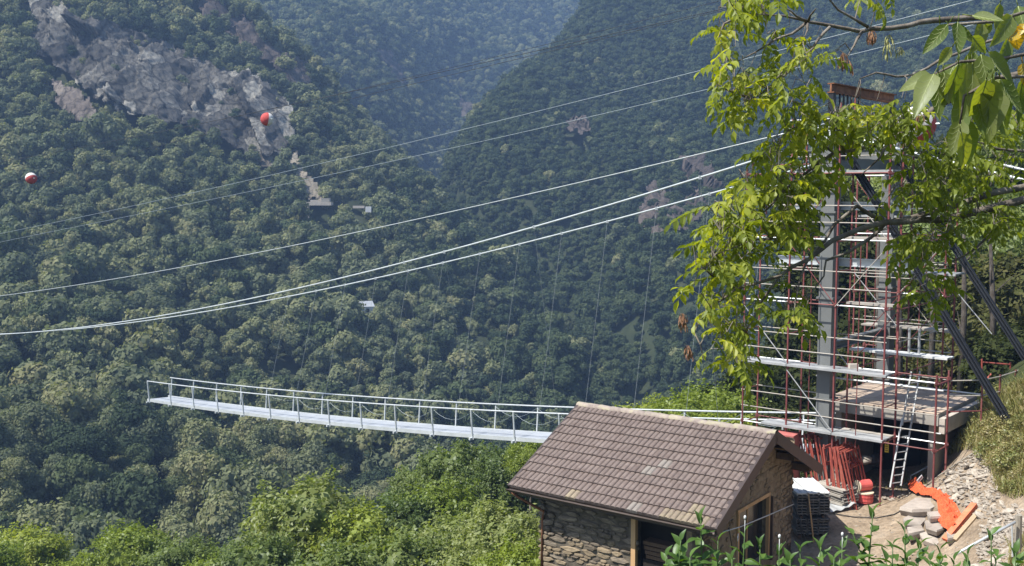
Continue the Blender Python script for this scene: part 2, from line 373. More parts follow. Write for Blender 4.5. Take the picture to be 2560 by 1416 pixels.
# ================================================================== LARGE STRUCTURE: near ground
CP = np.array([
    (0, 0, -1.7), (0, 3, -1.95), (4, 3, -1.9), (-4, 3, -1.95), (0, 5, -3.0), (4, 5, -2.9), (8, 4, -1.4), (-5, 6, -4.2), (2, 7, -4.5), (6, 7, -4.0),
    (0, 10, -6.4), (5, 10, -5.9), (-5, 10, -8), (9, 10, -4.4), (0, 16, -9.2), (5, 16, -8.7), (9, 16, -7.2), (-8, 16, -13), (0, 20, -10.6), (-3, 23, -13), (8, 20, -9.0),
    (2.5, 22, -10.2), (5, 22, -9.9), (2, 26, -10.3), (5, 26, -9.9), (7, 24, -9.8), (8, 25, -9.65), (8.3, 27.5, -9.6), (10, 27, -9.4), (10, 28.6, -9.3), (11.2, 30, -9.05), (9, 31, -9.2), (13, 31, -9.0), (11, 33, -9.0), (14, 33, -8.9), (9.6, 24.4, -9.4), (9.3, 22, -9.0),
    (5, 33, -11.5), (0, 34, -16), (9, 37, -11.0), (15, 37, -8.5), (-10, 25, -17), (-15, 40, -24), (-5, 45, -24), (5, 45, -20), (-25, 30, -22), (11, 46, -14), (0, 62, -36), (-30, 62, -40), (-45, 40, -32), (-3, 30, -15), (-50, 10, -20), (-20, 8, -12),
    (10.6, 24.4, -9.1), (11.1, 26.4, -9.0), (11.5, 28.6, -8.9), (12.3, 25, -7.45), (10.9, 22, -7.8), (12.45, 27.6, -7.7), (13.4, 29.2, -6.7), (14.4, 29, -5.85), (14.3, 31.5, -6.3), (15.2, 33, -6.2), (18, 28, -3.2), (16, 22, -4.0), (13.5, 16, -4.6), (18, 12, -1.5), (21, 40, -6.6), (19, 37, -6.6),
    (18, 45, -9.5), (26, 56, -9), (17, 55, -14), (10, 62, -34), (20, 64, -20), (30, 66, -8), (42, 60, 0), (40, 30, 4), (35, 5, 5), (60, 30, 8), (24, 46, -7), (0, 72, -48), (25, 74, -26)], float)

def tps(P):
    X, z = P[:, :2], P[:, 2]
    d = np.linalg.norm(X[:, None] - X[None], axis=2); K = np.where(d > 0, d ** 2 * np.log(d + 1e-12), 0) + np.eye(len(X)) * 2.0
    A = np.hstack([np.ones((len(X), 1)), X]); S = np.block([[K, A], [A.T, np.zeros((3, 3))]])
    s = np.linalg.solve(S, np.concatenate([z, np.zeros(3)]))
    def f(Q):
        Q = np.atleast_2d(np.asarray(Q, float)); d2 = np.linalg.norm(Q[:, None] - X[None], axis=2)
        return np.where(d2 > 0, d2 ** 2 * np.log(d2 + 1e-12), 0) @ s[:-3] + s[-3] + Q @ s[-2:]
    return f
gz_ = tps(CP)
def gz(x, y): return float(gz_([(x, y)])[0])

def smooth(a, b, x): 
    t = np.clip((x - a) / (b - a), 0, 1); return t * t * (3 - 2 * t)

xs = np.unique(np.concatenate([np.arange(-60, -6, 1.5), np.arange(-6, 18, .3), np.arange(18, 61, 1.5)]))
ys = np.unique(np.concatenate([np.arange(-8, 15, .8), np.arange(15, 36, .3), np.arange(36, 70, 1.5)]))
XX, YY = np.meshgrid(xs, ys, indexing='ij')
Q = np.stack([XX.ravel(), YY.ravel()], -1)
ZZ = np.concatenate([gz_(q) for q in np.array_split(Q, 20)])
jit = np.array([noise.noise(Vector((x * .9, y * .9, 0))) * .10 + noise.noise(Vector((x * 2.6, y * 2.6, 3))) * .05 for x, y in Q])
V = np.stack([Q[:, 0], Q[:, 1], ZZ + jit], -1)
nx, ny = len(xs), len(ys)
I = np.arange(nx * ny).reshape(nx, ny)
Fq = np.stack([I[:-1, :-1], I[1:, :-1], I[1:, 1:], I[:-1, 1:]], -1).reshape(-1, 4)
me = np_mesh('ground', V, Fq, M['ground'], True)
# bare earth in the yard and on the raw bank, plants everywhere else
px_ = pix(V)
bare = smooth(6.9, 7.9, Q[:, 0]) * smooth(17, 20, Q[:, 1]) * (1 - smooth(34.5, 37, Q[:, 1])) * (1 - smooth(13.2, 14.6, Q[:, 0] + .35 * (Q[:, 1] - 27.5)*0 + .5 * np.maximum(0, ZZ + 6.9)))
cover = np.clip(1 - bare, 0, 1)
ca = me.attributes.new('cover', 'FLOAT', 'POINT'); ca.data.foreach_set('value', cover.astype(np.float32))
tag(link('ground', me), 'bare trodden earth yard sloping up to a raw bank', kind='structure')

# ================================================================== far slopes as control nets
def net(rows):
    return np.array([[np.array(at(*p)) for p in r] for r in rows])

def dense(N, ku, kv):
    """Catmull-Rom refine a control net"""
    def cr(A, k):
        n = len(A); out = []
        for i in range(n - 1):
            p0, p1, p2, p3 = A[max(i - 1, 0)], A[i], A[i + 1], A[min(i + 2, n - 1)]
            for t in np.linspace(0, 1, k, endpoint=False):
                out.append(.5 * ((2 * p1) + (-p0 + p2) * t + (2 * p0 - 5 * p1 + 4 * p2 - p3) * t * t + (-p0 + 3 * p1 - 3 * p2 + p3) * t ** 3))
        out.append(A[-1]); return np.array(out)
    B = cr(N, ku)
    return cr(B.transpose(1, 0, 2), kv).transpose(1, 0, 2)

H1 = net([
    [(-350, 1700, 80), (150, 1680, 84), (500, 1640, 92), (850, 1560, 105), (1200, 1420, 130), (1500, 1290, 160)],
    [(-350, 1420, 108), (150, 1400, 112), (500, 1370, 122), (850, 1320, 135), (1200, 1240, 165), (1500, 1150, 195)],
    [(-350, 1200, 130), (150, 1190, 138), (500, 1170, 152), (850, 1140, 172), (1200, 1090, 198), (1490, 1030, 228)],
    [(-350, 950, 175), (150, 940, 184), (500, 940, 200), (850, 930, 220), (1180, 920, 242), (1480, 895, 268)],
    [(-350, 650, 228), (150, 650, 240), (500, 660, 255), (850, 680, 275), (1130, 700, 292), (1340, 745, 308)],
    [(-350, 400, 278), (150, 400, 290), (450, 430, 302), (750, 460, 320), (1010, 500, 336), (1190, 590, 348)],
    [(-350, 150, 332), (150, 150, 342), (430, 200, 352), (690, 260, 370), (900, 350, 386), (1070, 480, 398)],
    [(-350, -60, 375), (150, -30, 382), (440, 60, 395), (660, 130, 405), (830, 260, 415), (980, 390, 420)],
    [(-350, -330, 440), (100, -260, 440), (400, -120, 440), (610, 20, 440), (770, 180, 440), (900, 310, 440)]])
back = H1[-1:] + np.array([10., 70, -60]); H1 = np.concatenate([H1, back], 0)
side = H1[:, -1:] + np.array([40., 60, -45]); H1 = np.concatenate([H1, side], 1)
H2 = net([
    [(1620, -330, 688), (1800, -330, 636), (2150, -330, 592), (2800, -330, 511)],
    [(1480, 0, 592), (1750, 0, 548), (2100, 0, 503), (2750, 0, 422)],
    [(1290, 190, 518), (1600, 190, 474), (2000, 190, 429), (2700, 190, 348)],
    [(1175, 310, 459), (1480, 320, 422), (1900, 320, 377), (2600, 320, 303)],
    [(1125, 430, 414), (1420, 440, 377), (1850, 440, 333), (2550, 440, 266)],
    [(1170, 560, 377), (1430, 570, 340), (1830, 570, 296), (2500, 570, 229)],
    [(1280, 700, 337), (1500, 710, 300), (1830, 710, 259), (2450, 710, 196)],
    [(1400, 850, 296), (1560, 850, 266), (1830, 850, 226), (2400, 850, 170)],
    [(1480, 980, 259), (1620, 980, 235), (1820, 980, 196), (2350, 980, 144)],
    [(1480, 1150, 222), (1620, 1150, 200), (1820, 1150, 166), (2300, 1150, 118)]])
side = H2[:, :1] + np.array([-15., 70, -70]); H2 = np.concatenate([side, H2], 1)
H3 = net([
    [(-500, -500, 1500), (250, -500, 1420), (750, -500, 1400), (1250, -500, 1600), (1900, -500, 1650)],
    [(-500, -250, 1250), (250, -250, 1180), (750, -250, 1150), (1250, -250, 1400), (1900, -250, 1450)],
    [(-500, 0, 1000), (250, 0, 760), (750, 0, 720), (1250, 0, 1020), (1800, 0, 1100)],
    [(-300, 250, 850), (350, 250, 620), (800, 250, 570), (1160, 250, 800), (1600, 250, 880)],
    [(0, 480, 680), (600, 480, 540), (930, 480, 490), (1190, 480, 640), (1500, 480, 700)],
    [(0, 720, 560), (650, 720, 480), (980, 720, 450), (1230, 720, 470), (1500, 720, 500)]])
back = H3[:1] + np.array([0., 150, -120]); H3 = np.concatenate([back, H3], 0)

def undulate(D, amp, sc_, seed):
    out = D.copy()
    for i in range(D.shape[0]):
        for j in range(D.shape[1]):
            p = D[i, j]; q = Vector((p[0] * sc_, p[1] * sc_, p[2] * sc_ + seed))
            out[i, j, 2] += amp * (noise.noise(q) + .5 * noise.noise(q * 2.3))
    return out
D1 = undulate(dense(H1, 10, 10), 4.5, .022, 1)
D2 = undulate(dense(H2, 10, 14), 9, .014, 5)
D3 = undulate(dense(H3, 12, 14), 20, .006, 9)

def sheet(name, D, drop, m, label):
    a, b = D.shape[:2]
    V = D.reshape(-1, 3).copy(); V[:, 2] -= drop
    I = np.arange(a * b).reshape(a, b)
    Fq = np.stack([I[:-1, :-1], I[:-1, 1:], I[1:, 1:], I[1:, :-1]], -1).reshape(-1, 4)
    return tag(link(name, np_mesh(name, V, Fq, m, True)), label, kind='structure')
sheet('hillside', D1, 5.0, M['soil'], 'wooded spur across the valley with a grey cliff')
sheet('hillside', D2, 5.0, M['soil'], 'dark wooded slope on the far side of the gorge')
sheet('mountain', D3, 6.0, M['soil'], 'hazy blue wooded mountainside closing the valley')
# valley floor below everything
vb = MB(); vb.add([(-700, -20, -150), (900, -20, -150), (900, 1900, -150), (-700, 1900, -150)], [(0, 1, 2, 3)])
tag(vb.build('valley_floor', M['soil']), 'shaded floor of the gorge', kind='structure')

# ---------------- bare rock on the slopes
def inside(poly, P):
    P = np.atleast_2d(P); x, y = P[:, 0], P[:, 1]; r = np.zeros(len(P), bool); n = len(poly)
    for i in range(n):
        x1, y1 = poly[i]; x2, y2 = poly[(i + 1) % n]
        c = ((y1 > y) != (y2 > y)) & (x < (x2 - x1) * (y - y1) / (y2 - y1 + 1e-12) + x1)
        r ^= c
    return r
CLIFF = [(85, -10), (160, 5), (225, 70), (330, 72), (470, 118), (560, 165), (640, 185), (735, 262), (735, 335), (700, 388), (640, 400), (560, 345), (440, 305), (330, 285), (280, 262), (180, 195), (88, 120)]
SLAB = [(140, 200), (215, 235), (285, 318), (272, 338), (205, 300), (150, 262)]
STREAK = [(480, -20), (560, -5), (700, 100), (770, 165), (785, 235), (745, 250), (690, 170), (600, 105), (510, 50)]
SAND = [(650, 385), (700, 372), (750, 380), (765, 430), (812, 485), (800, 515), (765, 480), (715, 425), (650, 412)]
SCAR = [(945, 115), (985, 135), (1015, 200), (1003, 212), (960, 155)]
KNOB = [(1415, 298), (1462, 296), (1468, 335), (1410, 338)]
REDSLOPE = [(1650, 400), (1760, 390), (1800, 480), (1740, 560), (1650, 600), (1590, 560), (1620, 470)]
SCARB = [(1150, 240), (1180, 262), (1175, 295), (1150, 290)]

def slope_at(D, grow=0.0):
    """photo pixel -> distance of the slope there, from its own net"""
    P = pix(D.reshape(-1, 3)); return P, D.reshape(-1, 3)[:, 1]
def interp_Y(D, q, k=4):
    P, Y = slope_at(D); d = np.linalg.norm(P[None] - q[:, None], axis=2)
    idx = np.argsort(d, 1)[:, :k]; wgt = 1 / (np.take_along_axis(d, idx, 1) + 4.0) ** 2
    return (Y[idx] * wgt).sum(1) / wgt.sum(1)

def rock(name, D, poly, step, m, label, amp, proud, seed, blocky=True, cells=9.0):
    poly = np.array(poly, float); r = np.random.default_rng(seed)
    x0, y0 = poly.min(0) - step; x1, y1 = poly.max(0) + step
    gx, gy = np.arange(x0, x1 + step, step), np.arange(y0, y1 + step, step)
    A, B = np.meshgrid(gx, gy, indexing='ij'); q = np.stack([A.ravel(), B.ravel()], -1)
    Y = interp_Y(D, q)
    V = np.array([at(a, b, c) for (a, b), c in zip(q, Y)])
    out = np.zeros(len(V))
    W = np.stack([V[:, 0] + .25 * V[:, 2], V[:, 2] * .55], -1)
    lo_, hi_ = W.min(0), W.max(0)
    for size, am in ((cells, 1.0), (cells * .42, .34), (cells * .17, .09)):
        n = max(6, int(np.prod((hi_ - lo_) / size)))
        n = min(n, 1500)
        C = r.uniform(lo_, hi_, (n, 2)); off = r.uniform(-1, 1, n); tilt = r.normal(size=(n, 2)) * np.array([.16, .05])
        near = np.concatenate([np.argmin(((w_[:, None] - C[None]) ** 2).sum(2), 1) for w_ in np.array_split(W, max(1, len(W) // 1500))])
        dl = W - C[near]
        out += amp * am * (off[near] + (dl * tilt[near]).sum(1) * (1.0 if blocky else .4) * 3 / size * 3)
    out += np.array([noise.noise(Vector(p) * .5) for p in V]) * amp * .05
    if not blocky: out *= .45
    V[:, 1] -= proud + out; V[:, 2] += .25 * out
    a, b = len(gx), len(gy); I = np.arange(a * b).reshape(a, b)
    Fq = np.stack([I[:-1, :-1], I[:-1, 1:], I[1:, 1:], I[1:, :-1]], -1).reshape(-1, 4)
    cen = q[Fq].mean(1)
    wob = np.array([[noise.noise(Vector((c[0] * .05, c[1] * .05, seed))) * 16, noise.noise(Vector((c[0] * .05, c[1] * .05, seed + 9))) * 16] for c in cen])
    keep = inside(poly, cen + wob); Fq = Fq[keep]
    used = np.unique(Fq); mp = np.full(len(V), -1); mp[used] = np.arange(len(used))
    return tag(link(name, np_mesh(name, V[used], mp[Fq], m, False)), label, kind='structure')
E1, E2, E3 = D1[:-11, :-11], D2[:, 15:], D3[13:]
rock('rock_face', E1, CLIFF, 3.5, M['cliff'], 'grey vertical cliff with pale fractured faces high on the spur', 3.2, 2.5, 1, True, 13)
rock('rock_face', E1, SLAB, 5, M['slab_rock'], 'smooth brown rock slab among trees below the grey cliff', 1.2, 3.0, 3, False)
rock('rock_face', E1, STREAK, 5, M['red_rock'], 'reddish stony strip running down the edge of the spur', 2.0, .5, 5)
rock('scree', E1, SAND, 5, M['sand'], 'pale sandy landslide scar below the cliff', 1.0, .5, 7, False)
rock('scree', E3, SCAR, 4, M['red_rock'], 'thin pinkish scar on the hazy mountainside', 2.0, 3.0, 8, False)
rock('scree', E3, SCARB, 4, M['red_rock'], 'small brown scar at the mouth of the gorge', 2.0, 3.0, 12, False)
rock('rock_face', E2, KNOB, 4, M['red_rock'], 'small brown outcrop alone on the dark slope', 3.0, 4.0, 10, True, 7)
rock('rock_face', E2, REDSLOPE, 6, M['red_rock'], 'broken reddish rocks showing between the trees of the dark slope', 4.0, -1.0, 11, True, 14)

# ================================================================== trees of the forest
def crown_arrays(seed, n, size, R=3.0, H=3.4, lobes=11, core=True, lr=(.28, .48)):
    r = np.random.default_rng(seed)
    C = []
    for k in range(lobes):
        th = r.uniform(0, 2 * np.pi); rr = R * .62 * math.sqrt(r.uniform(0, 1)); zz = r.uniform(-.45, .55) * H * (1 - .5 * (rr / R) ** 2) + .1 * H
        C.append((rr * math.cos(th), rr * math.sin(th), zz, R * r.uniform(*lr)))
    C.append((0, 0, .45 * H, R * .45))
    C = np.array(C)
    pick = r.choice(len(C), n, p=C[:, 3] ** 2 / (C[:, 3] ** 2).sum())
    d = r.normal(size=(n, 3)); d[:, 2] += .35; d /= np.linalg.norm(d, axis=1)[:, None]
    rad = C[pick, 3] * np.where(r.uniform(size=n) < .10, r.uniform(1.1, 1.42, n), r.uniform(.72, 1.12, n))
    P = C[pick, :3] + d * rad[:, None] * np.array([1, 1, .9])
    nrm = d + r.normal(size=(n, 3)) * .38; nrm /= np.linalg.norm(nrm, axis=1)[:, None]
    t = np.cross(nrm, r.normal(size=(n, 3))); t /= np.linalg.norm(t, axis=1)[:, None]; b = np.cross(nrm, t)
    s = size * r.uniform(.6, 1.3, n)[:, None]
    k = .62
    Vq = np.stack([P - t * s, P - b * s * k, P + t * s, P + b * s * k], 1).reshape(-1, 3)
    Fq = np.arange(4 * n).reshape(n, 4)
    if core:  # solid blobs added inside to stop light passing through the crown
        V2, F2 = [], []; base = len(Vq)
        for (x, y, z, q) in C:
            m_, l_ = 5, 7
            b0 = base + len(V2)
            for i in range(m_):
                a = math.pi * (i + .5) / m_
                for j in range(l_):
                    ph = 2 * math.pi * j / l_
                    V2.append((x + q * .70 * math.sin(a) * math.cos(ph), y + q * .70 * math.sin(a) * math.sin(ph), z + q * .66 * math.cos(a)))
            for i in range(m_ - 1):
                for j in range(l_):
                    F2.append((b0 + i * l_ + j, b0 + (i + 1) * l_ + j, b0 + (i + 1) * l_ + (j + 1) % l_, b0 + i * l_ + (j + 1) % l_))
        Vq = np.vstack([Vq, V2]); Fq = np.vstack([Fq, F2])
    return Vq, Fq
def crown_mesh(name, seed, n, size, m, **k):
    Vq, Fq = crown_arrays(seed, n, size, **k)
    return np_mesh(name, Vq, Fq, m)
FAR = [crown_mesh('crown', 20 + k, 1300, .32, M['leaf_far'], H=2.8 + .7 * k, lobes=18, lr=(.18, .40)) for k in range(5)]
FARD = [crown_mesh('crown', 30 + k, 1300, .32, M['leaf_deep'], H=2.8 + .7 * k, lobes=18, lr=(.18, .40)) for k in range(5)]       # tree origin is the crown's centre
MID = [crown_mesh('crown', 40 + k, 5200, .175, M['leaf_far'] if k < 5 else M['leaf_deep'], H=2.8 + .6 * (k % 5), lobes=22, lr=(.17, .40)) for k in range(7)]

def scatter(D, spacing, lim, seed):
    r = np.random.default_rng(seed)
    a = D[:-1, :-1]; b = D[1:, :-1]; c = D[:-1, 1:]; d = D[1:, 1:]
    ar = np.linalg.norm(np.cross(b - a, c - a), axis=2)
    T = []
    for i in range(a.shape[0]):
        for j in range(a.shape[1]):
            n = ar[i, j] / spacing ** 2; k = int(n) + (r.uniform() < n - int(n))
            if not k: continue
            # jittered sub-grid keeps crowns from piling up
            m1 = max(1, int(round(math.sqrt(k)))); m2 = int(math.ceil(k / m1))
            uu = (np.arange(m1 * m2) % m1 + r.uniform(.05, .95, m1 * m2)) / m1; vv = (np.arange(m1 * m2) // m1 + r.uniform(.05, .95, m1 * m2)) / m2
            uu, vv = uu[:k, None], vv[:k, None]
            T.append(a[i, j] * (1 - uu) * (1 - vv) + b[i, j] * uu * (1 - vv) + c[i, j] * (1 - uu) * vv + d[i, j] * uu * vv)
    T = np.concatenate(T); P = pix(T)
    ok = (P[:, 0] > -lim) & (P[:, 0] < 2560 + lim) & (P[:, 1] > -lim) & (P[:, 1] < 1416 + 260) & (T[:, 1] > 20)
    return T[ok], P[ok]
def near_poly(poly, P, thin, r, jitter=10, reach=40):
    q = P + r.normal(size=P.shape) * jitter
    hit = np.zeros(len(P), bool)
    for dy in (0, .5, 1): hit |= inside(poly, q - np.array([0, dy * reach]))
    return hit & (r.uniform(size=len(P)) > thin)

r_ = np.random.default_rng(3)
T1, P1 = scatter(D1, 5.6, 180, 1); Tb, Pb = scatter(D1, 4.7, 180, 21); BIG = np.r_[np.ones(len(T1)), np.zeros(len(Tb))]; T1 = np.r_[T1, Tb]; P1 = np.r_[P1, Pb]
drop = near_poly(CLIFF, P1, .20, r_, 10, 22) | near_poly(SLAB, P1, .0, r_, 5, 34) | near_poly(STREAK, P1, .16, r_, 8, 26) | near_poly(SAND, P1, .16, r_, 6, 22) | near_poly([(762, 496), (838, 496), (835, 520), (775, 548), (765, 548)], P1, 0, r_, 3, 34) | near_poly([(888, 745), (942, 745), (942, 775), (888, 775)], P1, 0, r_, 3, 30) | near_poly([(880, 504), (932, 504), (932, 526), (880, 526)], P1, 0, r_, 3, 34)
T1, P1, BIG = T1[~drop], P1[~drop], BIG[~drop]
T2, P2 = scatter(D2, 4.1, 140, 2)
drop = near_poly(KNOB, P2, 0, r_, 4, 16) | near_poly(REDSLOPE, P2, .5, r_, 14, 12)
T2, P2 = T2[~drop], P2[~drop]
T3, P3 = scatter(D3, 7.0, 120, 3)
drop = near_poly(SCAR, P3, .0, r_, 4, 14) | near_poly(SCARB, P3, .1, r_, 4, 12)
T3, P3 = T3[~drop], P3[~drop]

def sizes(T, s0, seed, f=.03):
    r = np.random.default_rng(seed)
    n1 = np.array([noise.noise(Vector(p) * f) for p in T]); n2 = np.array([noise.noise(Vector(p) * f * .3 + Vector((7, 7, 7))) for p in T])
    return s0 * np.clip(1 + .45 * n1 + .25 * n2 + r.normal(size=len(T)) * .20, .45, 1.75)
T1 = T1 + np.stack([0 * T1[:, 0], 0 * T1[:, 0], r_.normal(size=len(T1)) * 1.1], -1); S1 = sizes(T1, 1.0, 1) * np.where(BIG > 0, 1.24, .76) * np.where(inside(CLIFF, P1), .55, 1.0); S2 = sizes(T2, .86, 2); S3 = sizes(T3, 1.35, 3, .015)

# the trees that show largest stand as single things, the rest of the far woods as one mass
order = np.argsort(T1[:, 1])
inview = (P1[:, 0] > -60) & (P1[:, 0] < 1480) & (P1[:, 1] > 0) & (P1[:, 1] < 1460)
single = [i for i in order if inview[i]][:300]
isl = np.zeros(len(T1), bool); isl[single] = True
def zone(x, y):
    if y > 1300: return 'rising just behind the yellow-green trees along the bottom'
    if y > 1010: return 'lower than the hanging walkway, left of the hut'
    return 'beside the free left end of the hanging walkway'
protos = []
for k, i in enumerate(single):
    o = link('broadleaf_tree', MID[k % 7], None, T1[i] + np.array([0, 0, -2.2 + .8 * S1[i]]), (rnd.uniform(-.12, .12), rnd.uniform(-.12, .12), rnd.uniform(0, 6.28)), (float(S1[i] * rnd.uniform(.9, 1.1)), float(S1[i] * rnd.uniform(.9, 1.1)), float(S1[i] * rnd.uniform(.9, 1.15))))
    z = zone(*P1[i])
    big = ('dark ' if k % 7 > 4 else '') + 'large grey-green tree crown ' if S1[i] > 1.15 else (('dark ' if k % 7 > 4 else '') + 'medium grey-green tree crown ' if S1[i] > .8 else ('dark ' if k % 7 > 4 else '') + 'small grey-green tree crown ')
    tag(o, big + z, 'tree', big.strip() + 's ' + z)
for k in range(5):
    pass

def forest(name, T, S, seed, label, srcs):
    """one mass of far woods: crowns set on points by geometry nodes"""
    r = np.random.default_rng(seed)
    me = bpy.data.meshes.new(name); me.vertices.add(len(T)); me.vertices.foreach_set('co', (T + np.array([0, 0, -2.2]) + np.stack([0 * S, 0 * S, .8 * S], -1)).astype(np.float32).ravel())
    rot = np.stack([r.uniform(-.15, .15, len(T)), r.uniform(-.15, .15, len(T)), r.uniform(0, 6.283, len(T))], -1).astype(np.float32)
    scl = (S[:, None] * r.uniform(.85, 1.15, (len(T), 3))).astype(np.float32)
    for nm, arr in (('rot', rot), ('scl', scl)):
        a = me.attributes.new(nm, 'FLOAT_VECTOR', 'POINT'); a.data.foreach_set('vector', arr.ravel())
    a = me.attributes.new('pick', 'INT', 'POINT'); a.data.foreach_set('value', r.integers(0, len(srcs), len(T)).astype(np.int32))
    me.update(); me.materials.append(M['leaf_far'])
    o = link(name, me); tag(o, label, kind='stuff')
    g = bpy.data.node_groups.new(name, 'GeometryNodeTree')
    g.interface.new_socket('Geometry', in_out='INPUT', socket_type='NodeSocketGeometry'); g.interface.new_socket('Geometry', in_out='OUTPUT', socket_type='NodeSocketGeometry')
    N = g.nodes; gi = N.new('NodeGroupInput'); go = N.new('NodeGroupOutput')
    def attr(nm, ty):
        x = N.new('GeometryNodeInputNamedAttribute'); x.data_type = ty; x.inputs[0].default_value = nm; return x.outputs[0]
    gi2 = N.new('GeometryNodeGeometryToInstance')
    for s in reversed(srcs):
        oi = N.new('GeometryNodeObjectInfo'); oi.inputs['Object'].default_value = s; oi.transform_space = 'ORIGINAL'; oi.inputs['As Instance'].default_value = True
        g.links.new(oi.outputs['Geometry'], gi2.inputs[0])
    ip = N.new('GeometryNodeInstanceOnPoints')
    # instances made one source at a time so each tree stays shared data
    jn = N.new('GeometryNodeJoinGeometry')
    for k, s in enumerate(srcs):
        oi = N.new('GeometryNodeObjectInfo'); oi.inputs['Object'].default_value = s; oi.transform_space = 'ORIGINAL'; oi.inputs['As Instance'].default_value = True
        cmp_ = N.new('FunctionNodeCompare'); cmp_.data_type = 'INT'; cmp_.operation = 'EQUAL'; 
        ci = [x for x in cmp_.inputs if x.type == 'INT']
        g.links.new(attr('pick', 'INT'), ci[0]); ci[1].default_value = k
        ik = N.new('GeometryNodeInstanceOnPoints')
        g.links.new(gi.outputs[0], ik.inputs['Points']); g.links.new(cmp_.outputs[0], ik.inputs['Selection']); g.links.new(oi.outputs['Geometry'], ik.inputs['Instance'])
        rn = N.new('FunctionNodeEulerToRotation'); g.links.new(attr('rot', 'FLOAT_VECTOR'), rn.inputs[0]); g.links.new(rn.outputs[0], ik.inputs['Rotation'])
        g.links.new(attr('scl', 'FLOAT_VECTOR'), ik.inputs['Scale'])
        g.links.new(ik.outputs[0], jn.inputs[0])
    N.remove(ip); N.remove(gi2)
    g.links.new(jn.outputs[0], go.inputs[0])
    md = o.modifiers.new('trees', 'NODES'); md.node_group = g
    return o
# ten trees on the spur lend their shapes to the masses
srcs, srcd = [], []
cand = [i for i in order if (not isl[i]) and 150 < P1[i][0] < 1000 and 480 < P1[i][1] < 640 and BIG[i] > 0][::7][:10]
for k, i in enumerate(cand):
    isl[i] = True; dk = k > 4
    (srcd if dk else srcs).append(tag(link('broadleaf_tree', (FARD if dk else FAR)[k % 5], None, T1[i], (0, 0, k), float(S1[i])), ('dark' if dk else 'pale') + ' grey-green tree crown on the spur above the main cables', 'tree', ('dark' if dk else 'pale') + ' trees on the spur above the main cables'))
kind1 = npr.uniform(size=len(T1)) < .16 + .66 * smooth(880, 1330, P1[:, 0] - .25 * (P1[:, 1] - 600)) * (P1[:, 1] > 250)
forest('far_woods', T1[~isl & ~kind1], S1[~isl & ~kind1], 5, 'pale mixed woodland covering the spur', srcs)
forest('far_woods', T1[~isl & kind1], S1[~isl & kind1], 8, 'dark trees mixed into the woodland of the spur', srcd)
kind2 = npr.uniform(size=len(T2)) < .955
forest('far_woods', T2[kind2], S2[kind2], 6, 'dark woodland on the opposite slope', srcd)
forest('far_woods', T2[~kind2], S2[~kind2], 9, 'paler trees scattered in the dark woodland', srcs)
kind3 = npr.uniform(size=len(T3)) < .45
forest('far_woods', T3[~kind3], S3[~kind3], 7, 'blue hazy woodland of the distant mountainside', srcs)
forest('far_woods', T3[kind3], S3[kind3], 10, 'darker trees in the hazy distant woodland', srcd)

# ---------------- small buildings far across the valley
def Y1(px, py): return float(interp_Y(E1, np.array([[px, py]], float))[0])
Yp = Y1(800, 515)
pl = empty('concrete_platform', at(800, 520, Yp - 4), 0, 'grey concrete landing platform on a post, far across among trees', 'platform')
sc_ = Yp / F
b = MB(); b.box((0, 0, 1.0 * sc_ * 10), (60 * sc_, 4, 8 * sc_)); b.build('slab', M['concrete'], pl)
b = MB(); b.box((-27 * sc_, -1, -14 * sc_), (5 * sc_, .6, 44 * sc_)); b.build('post', M['concrete'], pl)
b = MB(); b.box((16 * sc_, -.4, 19 * sc_), (20 * sc_, 2.5, 9 * sc_)); b.build('block', M['concrete_edge'], pl)
b = MB(); b.box((-10 * sc_, .8, 17 * sc_), (28 * sc_, 1.5, 5 * sc_)); b.build('parapet', M['board_dirty'], pl)
Yp = Y1(905, 518); sc_ = Yp / F
pl = empty('retaining_wall', at(905, 520, Yp - 4), 0, 'short pale retaining wall among trees right of the landing platform', 'wall')
b = MB(); b.box((-8 * sc_, 0, 2 * sc_), (28 * sc_, 1, 6 * sc_)); b.build('wall_block', M['concrete'], pl)
b = MB(); b.box((16 * sc_, 0, -4 * sc_), (14 * sc_, 1.2, 14 * sc_)); b.build('end_block', M['hut'], pl)
Yp = Y1(915, 765); sc_ = Yp / F
pl = empty('valley_hut', at(915, 772, Yp - 5), .3, 'small pale hut with a pitched grey roof half hidden in trees', 'hut')
b = MB(); b.box((0, 0, -2 * sc_), (34 * sc_, 22 * sc_, 16 * sc_)); b.build('walls', M['hut'], pl)
b = MB(); h = 20 * sc_; b.add([(-h, -13 * sc_, 6 * sc_), (h, -13 * sc_, 6 * sc_), (h, 13 * sc_, 6 * sc_), (-h, 13 * sc_, 6 * sc_), (-h * .8, 0, 19 * sc_), (h * .8, 0, 19 * sc_)], [(0, 1, 5, 4), (2, 3, 4, 5), (0, 4, 3), (1, 2, 5), (3, 2, 1, 0)]); b.build('roof', M['hut_roof'], pl)
b = MB(); b.box((3 * sc_, -11.6 * sc_, -3 * sc_), (7 * sc_, .5 * sc_, 9 * sc_)); b.build('window', M['glass'], pl)

# ================================================================== THE STONE HUT
K = 0.92
R0 = Vector((2.011, 30.748, -6.377)) * K
TH = -0.640
HL, HW, HH = 6.2 * K, 3.503 * K, 1.685 * K            # ridge length, half width on plan, rise
house = empty('stone_hut', R0, TH, 'stone hut with a brown tiled gable roof and a boarded window', 'hut')
HA = Vector((math.cos(TH), math.sin(TH), 0)); HB = Vector((math.sin(TH), -math.cos(TH), 0))
def hw(s, t, z): return R0 + HA * s + HB * t + Vector((0, 0, z))          # hut frame -> world
